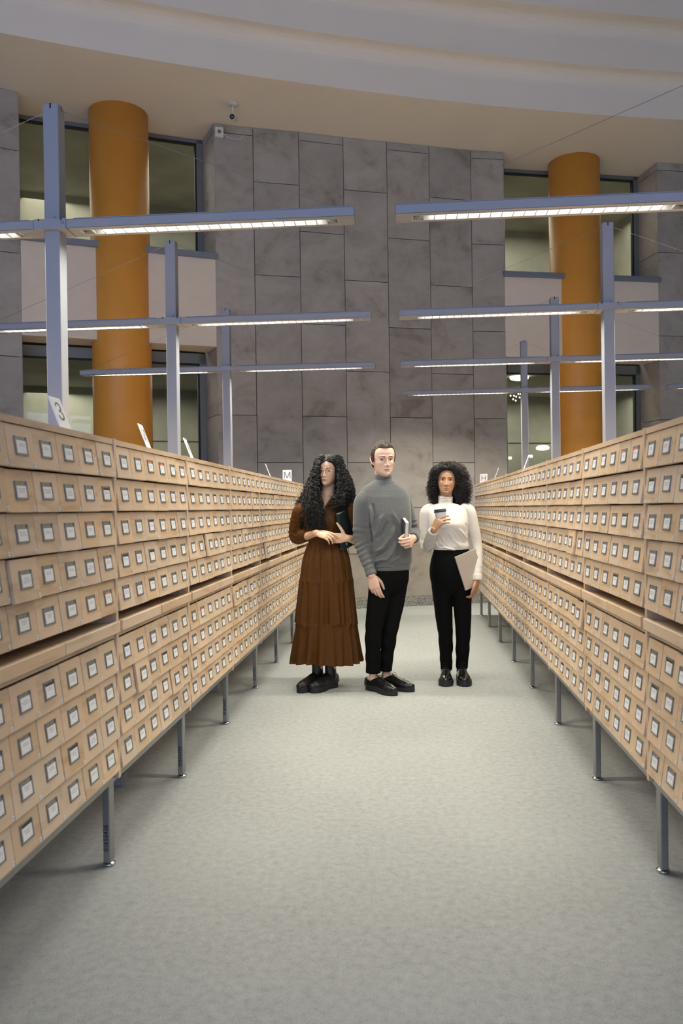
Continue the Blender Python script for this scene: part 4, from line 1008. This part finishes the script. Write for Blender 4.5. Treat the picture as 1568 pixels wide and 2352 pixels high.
    d += wave_along(v, n, RE, RW, .08, 46, .0042, .02, .86, 1)+wave_along(v, n, (-0.3065, 5.6600, 1.2623), RE, .09, 24, .0036, .25, 1.1, 4)+wave_along(v, n, (0.0340, 5.8300, 1.2722), LE, .085, 30, .004, .2, 1.1, 3)
    zc = v[:, 2]; zr = (-0.1121, 5.7300, 0.8932)[2]; inn = np.abs(v[:, 0]-(-0.1122, 5.7300, 0.8838)[0]) < .16
    d += n*((inn & (zc < zr))*.0008*np.sin(v[:, 0]*1400))[:, None]
    for zpy in (1.5067, 1.4723): zq = zpy; d -= n*(.0035*np.exp(-((zc-zq+.006*np.sin(v[:, 0]*30))/.003)**2)*(np.hypot(v[:, 0]-(-0.1504, 5.7300, 1.4942)[0], v[:, 1]-(-0.1508, 5.7450, 1.4947)[1]) < .09))[:, None]
    set_v(sw, v+d); sw.materials.append(wool); put('sweater', sw, o)
    blk = mat_cloth('black_trouser', (.0035, .0035, .0036), .85, 120, .2, .1, 0, .12)
    mb = MB()
    rings(mb, [((-0.1121, 5.7300, 0.8901), .136, .100, .100, yw), ((-0.1162, 5.7300, 0.8213), .142, .105, .108, yw), ((-0.1204, 5.7400, 0.7578), .138, .10, .108, yw), ((-0.1212, 5.7400, 0.7014), .10, .08, .085, yw), ((-0.1217, 5.7400, 0.6700), .05, .05, .05, yw)])
    limb(mb, [(-0.1718, 5.7000, 0.8087), (-0.1988, 5.6850, 0.6237), (-0.2321, 5.6750, 0.4387), (-0.2379, 5.6820, 0.2666), (-0.2403, 5.6900, 0.1250)], [.088, .078, .062, .056, .052], 24, ends=(1, 0))
    limb(mb, [(-0.0639, 5.7800, 0.8009), (-0.0851, 5.7700, 0.6287), (-0.1156, 5.7500, 0.4490), (-0.1400, 5.7580, 0.2843), (-0.1583, 5.7700, 0.1244)], [.086, .076, .062, .053, .049], 24, ends=(1, 0))
    limb(mb, [(-0.2401, 5.6960, 0.1549), (-0.2405, 5.6950, 0.1208)], [.0545, .0545], 24, ends=(0, 0)); limb(mb, [(-0.1579, 5.7700, 0.1528), (-0.1583, 5.7700, 0.1228)], [.0515, .0515], 24, ends=(0, 0))
    tr = fuse(mb, .0042, 18, 'trousers'); v, n = get_vn(tr); d = np.zeros_like(v)
    d += wave_along(v, n, (-0.2317, 5.6800, 0.4846), (-0.2409, 5.7100, 0.1365), .09, 17, .004, 0, .9, 2)+wave_along(v, n, (-0.1148, 5.7500, 0.5056), (-0.1587, 5.7900, 0.1330), .09, 19, .004, 0, .9, 5)
    set_v(tr, v+d); tr.materials.append(blk); put('trousers', tr, o)
    pol = plain('polished_leather', (.008, .008, .008), .24, 0, .5); rub = plain('shoe_rubber', (.014, .014, .014), .6); wel = plain('welt', (.05, .045, .04), .5)
    UP_ = shoe_mesh(.285, 0, pol, .046, .95, 'shoe'); SO = sole_mesh(.29, rub, .050, .030, 'shoe_sole')
    lc = MB()
    for k in range(3): x = .118+.017*k; z = .103-.012*k; lc.tube([(x, -.022, z-.006), (x, 0, z+.002), (x, .022, z-.006)], .0018, 6)
    for s in (-1, 1):
        lc.tube([(.117, 0, .107), (.114, s*.018, .118), (.124, s*.034, .110), (.128, s*.030, .095), (.118, s*.010, .103)], .0016, 6); lc.tube([(.117, 0, .106), (.133, s*.018, .098), (.145, s*.030, .082)], .0015, 6)
    LCM = lc.mesh('laces', plain('black_lace', (.006, .006, .006), .7), True)
    for an, yw2 in ((RA_, -.83), (LA_, -.58)):
        q = put('shoe', UP_, o); stand(q, an, yw2, .285); put('sole', SO, q); put('laces', LCM, q)
    spectacles(o, hm, .0225, .0195)
    # short swept-back hair
    rng = np.random.default_rng(9); paths = []
    azk, zk = [0, .45, .75, .98, 1.12, 1.22, 1.36, 1.46, 1.75, 2.0, PI], [.190, .192, .193, .178, .157, .112, .106, .140, .142, .075, .045]
    rad = np.array([.0805, .0990, .1060]); cen = np.array([0, .008, .140]); hv = []
    cap = hair_cap(hm, azk, zk, tuple(rad), 30, 120, .014)
    for i in range(2600):
        az = rng.uniform(-PI, PI); zh = np.interp(abs(az), azk, zk); z = zh+.004+(.237-zh)*rng.random()**1.2; u = (z-cen[2])/rad[2]
        r = math.sqrt(max(0, 1-u*u)) if u > 0 else 1-.22*min(1, -u)**1.6
        p = np.array([rad[0]*math.sin(az)*r, cen[1]-rad[1]*math.cos(az)*r, z]); path = []; lean = rng.uniform(-.12, .32)
        top = np.clip((z-.165)/.035, 0, 1); q0 = math.exp(-(az/.75)**2)
        for st in range(9):
            t = st/8; n = (p-cen)/rad**2; n /= np.linalg.norm(n)
            lift = .0012+.0010*rng.random()+(.011*q0*top*math.exp(-((t-.35)/.45)**2) if z < .225 else .003*top)
            path.append(np.array(hm @ Vector(p+n*lift)))
            D = np.array([lean*top+.05*np.sign(p[0]), .85+.15*top, -.62*(1-top)+.25*top*(1-t)]); D -= n*(D@n); D /= np.linalg.norm(D)+1e-9
            p = p+D*(.0062 if top > .5 else .0042); e = (p-cen)/rad
            k = np.linalg.norm(e) if p[2] > cen[2] else np.linalg.norm(e[:2])/(1-.22*min(1, (cen[2]-p[2])/rad[2])**1.6)
            if p[2] > cen[2]: p = cen+(p-cen)/k
            else: p[:2] = cen[:2]+(p[:2]-cen[:2])/k
        hv.append(path)
    V2, F2 = join_vf(strands(hv, .0019, .0007, .03, rng, 3, .5), cap)
    put('hair', np_mesh('hair', V2, F2, hair_mat('brown_hair', (.020, .012, .007), (.080, .050, .029), .55)), o)
    # white book in his left hand
    u = Vector((.06, -.28, .96)).normalized(); c = Vector((-.20, .93, .30)); c = (c-u*c.dot(u)).normalized(); t = c.cross(u)
    if t.x < 0: t = -t
    K = Vector((0.0042, 5.5350, 1.1986)); H, Wd, Th = .195, .135, .024
    bt = thing('book', 'slim white book held edge-on in the left hand of the man', 'book', tuple(K))
    rel = Matrix(((t.x, c.x, u.x, 0), (t.y, c.y, u.y, 0), (t.z, c.z, u.z, 0), (0, 0, 0, 1)))
    def child(name, m_, mat):
        q = put(name, m_.mesh(name, mat), bt); q.matrix_local = rel; return q
    child('cover', MB().box(-.002, 0, -.003, Wd, -H, 0).box(Th, Th+.002, -.003, Wd, -H, 0).box(-.002, Th+.002, Wd, Wd+.002, -H, 0), plain('dark_cover', (.05, .05, .055), .5))
    child('pages', MB().box(0, Th, 0, Wd, -H+.003, -.003), plain('white_pages', (.70, .66, .60), .8, nscale=120, namt=.08))
sweater_man()
# ------------------------------------------------------------------ the woman in the cream top
def cream_woman():
    sk = skin('skin_brown', (.47, .25, .135)); hm = head_matrix((0.3128, 5.9800, 1.4979), -.04, .05, -.03, .945)
    mb = MB(); head_part(mb, hm, jaw=1.0, nose=.95, lips=1.35, brow=.8)
    limb(mb, [(0.3098, 6.0000, 1.4401), (0.3062, 6.0120, 1.3654), (0.3026, 6.0200, 1.3100)], [.048, .046, .056], 30)
    rings(mb, [((0.3025, 6.0150, 1.3231), .07, .055, .06, .05), ((0.3083, 6.0100, 1.2903), .13, .075, .082, .05), ((0.3194, 6.0000, 1.1958), .13, .095, .085, .05), ((0.3368, 6.0000, 1.0491), .105, .075, .072, .05), ((0.3374, 6.0000, 0.8603), .135, .088, .10, .05), ((0.3361, 6.0000, 0.7626), .138, .088, .105, .05)])
    RS, RE, RW = (0.1618, 6.0000, 1.2696), (0.1584, 6.0100, 1.0049), (0.2073, 5.7850, 1.1411)
    LS, LE, LW = (0.4793, 6.0100, 1.2749), (0.5345, 6.0200, 1.0070), (0.5272, 5.9400, 0.7633)
    limb(mb, [RS, RE, RW], [.040, .031, .0225]); limb(mb, [LS, LE, LW], [.040, .031, .0225])
    A1, A2 = (0.2916, 6.0150, 0.0589), (0.4082, 6.0150, 0.0591)
    limb(mb, [(0.2846, 6.0000, 0.7793), (0.2891, 5.9900, 0.4384), A1], [.062, .044, .033]); limb(mb, [(0.3976, 6.0000, 0.7784), (0.4180, 5.9900, 0.4380), A2], [.062, .044, .033])
    hand(mb, RW, (.52, -.12, .80), (-.50, -.84, .14), -1, .96, ((.50, .50, .25), (.55, .50, .25), (.60, .50, .25), (.62, .5, .25)), (-.08, -.32, -.58, -.84), ((.75, .35, -.55), (.75, .1, -.65), (.8, -.2, -.6)), .92)
    hand(mb, LW, (-.16, -.06, -.98), (.86, -.48, -.14), 1, .96, ((.35, .55, .4), (.4, .6, .4), (.4, .6, .4), (.4, .6, .4)), (.04, .01, -.03, -.07), ((.80, .60, .10), (.92, .20, -.10), (.97, .10, -.2)))
    body = fuse(mb, .0028, 1, 'body')
    add_face(body, hm, face_mats(sk, (.03, .018, .012), (.02, .012, .009), (.40, .19, .15)), eye_open=.95, look=(0, 0), lipw=.0225, lipt=1.25, browt=.0056)
    o = put('person', body); tag(o, 'woman with a round black curly afro in a cream turtleneck and black trousers', 'person', 'people in the aisle')
    knit = mat_cloth('cream_knit', (.70, .645, .575), .85, 90, .04, .08, .1, .2)
    mb = MB()
    rings(mb, [((0.3026, 6.0150, 1.3296), .066, .058, .062, .05), ((0.3055, 6.0130, 1.3132), .112, .073, .083, .05), ((0.3083, 6.0100, 1.2903), .146, .084, .094, .05), ((0.3140, 6.0050, 1.2512), .150, .104, .100, .05), ((0.3224, 6.0000, 1.1762), .146, .128, .099, .05), ((0.3282, 6.0000, 1.1273), .140, .116, .094, .05), ((0.3369, 6.0000, 1.0556), .128, .094, .088, .05), ((0.3395, 6.0000, 1.0100), .134, .100, .098, .05), ((0.3422, 6.0000, 0.9774), .126, .092, .092, .05)])
    rcf = Vector(RE).lerp(Vector(RW), .93); lcf = Vector(LE).lerp(Vector(LW), 1.03)
    limb(mb, [(0.1912, 6.0000, 1.2888), (0.1616, 6.0000, 1.2598), (0.1537, 6.0100, 1.1390), RE, Vector(RE).lerp(Vector(RW), .5), rcf], [.044, .049, .046, .045, .041, .034], 22, ends=(1, 0))
    limb(mb, [(0.4505, 6.0100, 1.2916), (0.4791, 6.0100, 1.2619), (0.5104, 6.0200, 1.1343), LE, (0.5357, 5.9800, 0.8859), (0.5287, 5.9500, 0.8043), lcf], [.044, .049, .046, .040, .034, .032, .037], 22, ends=(1, 0))
    limb(mb, [Vector(RE).lerp(Vector(RW), .80), rcf], [.037, .037], 20, ends=(0, 0)); limb(mb, [(0.5284, 5.9480, 0.7948), lcf], [.037, .037], 20, ends=(0, 0))
    limb(mb, [(0.3024, 6.0160, 1.3100), (0.3027, 6.0120, 1.3491), (0.3062, 6.0060, 1.3849)], [(.060, .060), (.056, .057), (.0555, .0565)], 28, ends=(0, 0))
    sw = fuse(mb, .0036, 9, 'turtleneck'); v, n = get_vn(sw); d = np.zeros_like(v)
    for pts, w, a in (([(0.2271, 1.0731), (0.2394, 1.0241), (0.2843, 0.9976)], .008, -.007), ([(0.3184, 1.1209), (0.3562, 1.0554), (0.4136, 1.0060)], .010, .006), ([(0.3573, 1.1367), (0.4048, 1.0711), (0.4525, 1.0218)], .009, -.006), ([(0.4418, 1.1844), (0.4607, 1.1517), (0.4536, 1.1030)], .006, -.006),
                      ([(0.2261, 0.9982), (0.2909, 1.0040), (0.3714, 0.9836)], .006, .006), ([(0.3897, 1.1461), (0.4342, 1.0935), (0.4594, 1.0542)], .008, .006), ([(0.2666, 1.1150), (0.2787, 1.0563), (0.3233, 1.0102)], .008, .005)): d += ridge(v, n, pts, w, a*1.5)
    d += wave_along(v, n, RE, RW, .065, 34, .0022, .05, .8, 1)+wave_along(v, n, LE, LW, .06, 40, .0016, .1, .8, 2)+wave_along(v, n, (0.1541, 6.0000, 1.1882), RE, .065, 20, .002, .3, 1.1, 3)
    zc = v[:, 2]
    for zpy in (1.3588, 1.3360): zq = zpy; d -= n*(.003*np.exp(-((zc-zq+.005*np.sin(v[:, 0]*35))/.0028)**2)*(np.hypot(v[:, 0]-(0.3021, 6.0000, 1.3490)[0], v[:, 1]-(0.3027, 6.0120, 1.3491)[1]) < .075))[:, None]
    set_v(sw, v+d); sw.materials.append(knit); tn = put('turtleneck', sw, o)
    bt_ = MB()
    for s in (.62, .72):
        p = Vector(RE).lerp(Vector(RW), s)+Vector((-.034, -.012, .004)); ellip(bt_, p, (.0045, .0045, .0045), None, 8)
    put('cuff_button', bt_.mesh('cuff_button', plain('grey_button', (.18, .18, .2), .4), True), tn)['kind'] = 'stuff'
    blk = mat_cloth('black_wool_trouser', (.003, .003, .0031), .85, 120, .2, .1, 0, .12)
    mb = MB()
    rings(mb, [((0.3425, 6.0000, 0.9937), .129, .094, .097, .05), ((0.3422, 6.0000, 0.9709), .132, .096, .100, .05), ((0.3381, 6.0000, 0.9091), .148, .103, .115, .05), ((0.3337, 6.0000, 0.8277), .156, .106, .125, .05), ((0.3358, 6.0000, 0.7463), .150, .103, .120, .05), ((0.3383, 6.0000, 0.6909), .12, .085, .10, .05), ((0.3409, 6.0000, 0.6453), .06, .06, .06, .05)], 44)
    limb(mb, [(0.2712, 6.0000, 0.7468), (0.2777, 5.9950, 0.5355), (0.2910, 5.9950, 0.3237), (0.2950, 6.0120, 0.0824)], [.083, .067, .054, .044], 24, ends=(1, 0))
    limb(mb, [(0.4101, 6.0000, 0.7458), (0.4197, 5.9950, 0.5349), (0.4201, 5.9950, 0.3235), (0.4084, 6.0120, 0.0924)], [.083, .066, .054, .045], 24, ends=(1, 0))
    tr = fuse(mb, .0042, 18, 'trousers'); v, n = get_vn(tr)
    d = wave_along(v, n, (0.2891, 6.0000, 0.4044), (0.2986, 6.0200, 0.0808), .08, 15, .0028, 0, .9, 2)+wave_along(v, n, (0.4215, 6.0000, 0.4041), (0.4122, 6.0200, 0.0908), .08, 16, .0028, 0, .9, 5)
    set_v(tr, v+d); tr.materials.append(blk); put('trousers', tr, o)
    pol = plain('glossy_black_leather', (.009, .009, .009), .2, 0, .6); rub = plain('thick_rubber', (.014, .014, .014), .55)
    BM = shoe_mesh(.255, .165, pol, .046, 1.2, 'boot'); SM = sole_mesh(.262, rub, .054, .042, 'boot_sole')
    lc = MB()
    for k in range(5): x = .140-.013*k; z = .098+.014*k; lc.tube([(x, -.020, z-.004), (x+.003, 0, z+.004), (x, .020, z-.004)], .002, 6)
    LCM = lc.mesh('laces', plain('boot_lace', (.01, .01, .01), .5), True)
    for an, yw in ((A1, -PI/2-.06), (A2, -PI/2+.05)):
        q = put('boot', BM, o); stand(q, an, yw, .255); put('sole', SM, q); put('laces', LCM, q)
    # afro
    rng = np.random.default_rng(3); C = np.array((0.3128, 5.9800, 1.4979)); paths = []
    E0 = C+np.array([.024, .035, -.002])
    while len(paths) < 3200:
        q = rng.normal(0, 1, 3); q /= np.linalg.norm(q)
        az = abs(math.atan2(q[0], -q[1]))
        hair_line = .42 if q[0] > 0 else .36
        if az < .95 and q[2] < .42: continue
        if q[2] < -.85: continue
        root = C+np.array([q[0]*.072, q[1]*.088+.012, .022+q[2]*.088]) if q[2] > -.3 else C+np.array([q[0]*.074, abs(q[1])*.07+.02, -.01+q[2]*.06])
        R_ = np.array([.158, .150, .132]) * (rng.uniform(.72, 1.06) if rng.random() < .85 else rng.uniform(1.0, 1.13))
        dirn = q.copy()
        sm_ = min(1, max(0, (.80-q[2])/.65)); dirn[2] = q[2]-.34*sm_*sm_*(3-2*sm_)
        if az < 1.25 and q[2] < .75: dirn[0] = math.copysign(max(abs(dirn[0]), .62), q[0]); dirn[1] = dirn[1]*.35
        end = E0+dirn*R_
        if dirn[2] < 0: end[2] = E0[2]+dirn[2]*.20+rng.uniform(-.02, .01)
        mid = (root+end)/2+q*.022+np.array([0, 0, .012])
        if end[2] < C[2]+.07 and end[1] < C[1]-.02 and abs(end[0]-C[0]) < .070: continue
        paths.append(bez([root, mid, end+(mid-root)*.12*np.array([1, 1, .2]), end], 34))
    for i in range(750):
        az = rng.uniform(-1.05, 1.05); zh = np.interp(abs(az), [0, .35, .6, .85, 1.1], [.190, .184, .168, .140, .10])+.012*rng.random()
        r = math.sqrt(max(.05, 1-max(0, (zh-.14)/.097)**2)); root = np.array(hm @ Vector((.078*math.sin(az)*r, .008-.098*math.cos(az)*r, zh)))
        sd = 1 if az+rng.normal(0, .25) > -.05 else -1; ln = rng.uniform(.05, .105)
        p1 = root+np.array([sd*.012, -.016, .022]); p2 = root+np.array([sd*(.030+.03*rng.random()), -.024, .026+.03*(1-abs(az))]); xo = .045+ln*.72; p3 = np.array([C[0]+sd*xo, root[1]+.01+.03*rng.random(), C[2]+.128-3.4*xo*xo-.05*rng.random()])
        paths.append(bez([root, p1, p2, p3], 34))
    hv, hf = strands(paths, .0019, .0062, .020, rng, 3, .6)
    hb = MB(); CP = lambda x, y, z: Vector(C)+Vector((x, y, z)); cap = hair_cap(hm, [0, .35, .6, .85, 1.2, PI], [.216, .210, .190, .150, .07, -.01], (.083, .101, .097))
    ellip(hb, CP(.014, .060, .020), (.100, .085, .085)); limb(hb, [CP(-.080, .045, .02), CP(-.092, .045, -.05), CP(-.085, .04, -.09)], [.022, .030, .022]); limb(hb, [CP(.085, .045, .03), CP(.110, .045, -.04), CP(.105, .04, -.09)], [.026, .034, .024])
    base = fuse(hb, .008, 2, 'hair_base'); V2, F2 = with_base(*join_vf((hv, hf), cap), base)
    put('hair', np_mesh('hair', V2, F2, hair_mat('afro_curls', (.005, .004, .004), (.034, .021, .013), .48)), o)
    # paper cup
    ct = thing('coffee_cup', 'white paper coffee cup with black lid in the hand of the woman in cream', 'cup', (0.2653, 5.8150, 1.1712))
    ct.rotation_euler = (0, -.10, 0)
    put('cup', MB().lathe([(.029, -.018), (.0295, -.015), (.0415, .094), (.0425, .095), (.0425, .097)], 32).mesh('cup', plain('white_paper_cup', (.70, .72, .76), .5), True), ct)
    put('lid', MB().lathe([(.0445, .094), (.0458, .096), (.0458, .101), (.0435, .103), (.0425, .114), (.0410, .1165), (.038, .1165), (.037, .113)], 32).mesh('lid', M['black'], True), ct)
    # laptop
    a = Vector((.29, .10, -.95)).normalized(); b = Vector((.80, .45, .36)); b = (b-a*b.dot(a)).normalized(); t = a.cross(b)
    if t.y > 0: t = -t
    K = Vector((0.3623, 5.8650, 0.9351))
    lt = thing('laptop', 'thin closed silver laptop held against the hip of the woman in cream', 'laptop', tuple(K))
    rel = Matrix(((a.x, b.x, t.x, 0), (a.y, b.y, t.y, 0), (a.z, b.z, t.z, 0), (0, 0, 0, 1)))
    alu = plain('champagne_aluminium', (.60, .545, .50), .38, .55)
    def child(name, m_, mat, bev=0):
        q = put(name, m_.mesh(name, mat, bevel=bev, seg=2), lt); q.matrix_local = rel; return q
    child('lid', MB().box(0, .262, 0, .185, -.0055, 0), alu, .003); child('base', MB().box(0, .262, 0, .185, -.0145, -.0065), alu, .003)
    child('hinge_gap', MB().box(.004, .258, .004, .181, -.0066, -.0054), M['blackgap'])
    pt = MB()
    for x0, x1 in ((.176, .186), (.196, .206), (.216, .236)): pt.box(x0, x1, -.0006, .002, -.0125, -.0085)
    child('ports', pt, M['black'])
cream_woman()
# ------------------------------------------------------------------ light, camera
def area(name, loc, size, rot, col, e):
    l = bpy.data.lights.new(name, 'AREA'); l.shape = 'RECTANGLE'; l.size, l.size_y = size; l.color = col; l.energy = e
    o = bpy.data.objects.new(name, l); COL.objects.link(o); o.location = loc; o.rotation_euler = rot; return o
area('daylight_window', (-2.0, -10.0, 3.0), (18, 4.0), (PI/2, 0, 0), (.49, .63, 1.0), 1150)          # tall glazing behind the camera
for nm, (x, y), p in (('left', (-4.0, 11.0), 62), ('right', (2.1, 13.0), 62)):
    for z in (3.1, 6.0): area('corridor_fill_'+nm, (x, y, z), (3.2, 1.4), (0, 0, 0), (1, .96, .86), p)  # unseen area lights added to brighten the corridors behind the glass
w = bpy.data.worlds.new('World'); SC.world = w; w.use_nodes = True
w.node_tree.nodes['Background'].inputs[0].default_value = (.62, .68, .80, 1); w.node_tree.nodes['Background'].inputs[1].default_value = .10
cam = bpy.data.cameras.new('camera'); co = bpy.data.objects.new('camera', cam); COL.objects.link(co); SC.camera = co
yaw, pitch, roll = .0792, -.0041, .0144
fwv = Vector((-math.sin(yaw)*math.cos(pitch), math.cos(yaw)*math.cos(pitch), math.sin(pitch)))
r0 = Vector((math.cos(yaw), math.sin(yaw), 0)); u0 = r0.cross(fwv)
rv = r0*math.cos(roll) - u0*math.sin(roll); uv = r0*math.sin(roll) + u0*math.cos(roll)
co.matrix_world = Matrix(((rv.x, uv.x, -fwv.x, 0), (rv.y, uv.y, -fwv.y, 0), (rv.z, uv.z, -fwv.z, 1.3), (0, 0, 0, 1)))
cam.sensor_fit = 'HORIZONTAL'; cam.sensor_width = 36; cam.lens = 36*1830/1568; cam.clip_end = 100; cam.clip_start = .05
cam.dof.use_dof = True; cam.dof.focus_distance = 5.7; cam.dof.aperture_fstop = 7.1
SC.view_settings.view_transform = 'Standard'; SC.view_settings.look = 'None'; SC.view_settings.exposure = 0.0; SC.view_settings.gamma = 1; SC.view_settings.use_curve_mapping = False
SC.cycles.max_bounces = 5; SC.cycles.diffuse_bounces = 3; SC.cycles.glossy_bounces = 2; SC.cycles.transparent_max_bounces = 8
SC.cycles.use_adaptive_sampling = True; SC.cycles.adaptive_threshold = .08
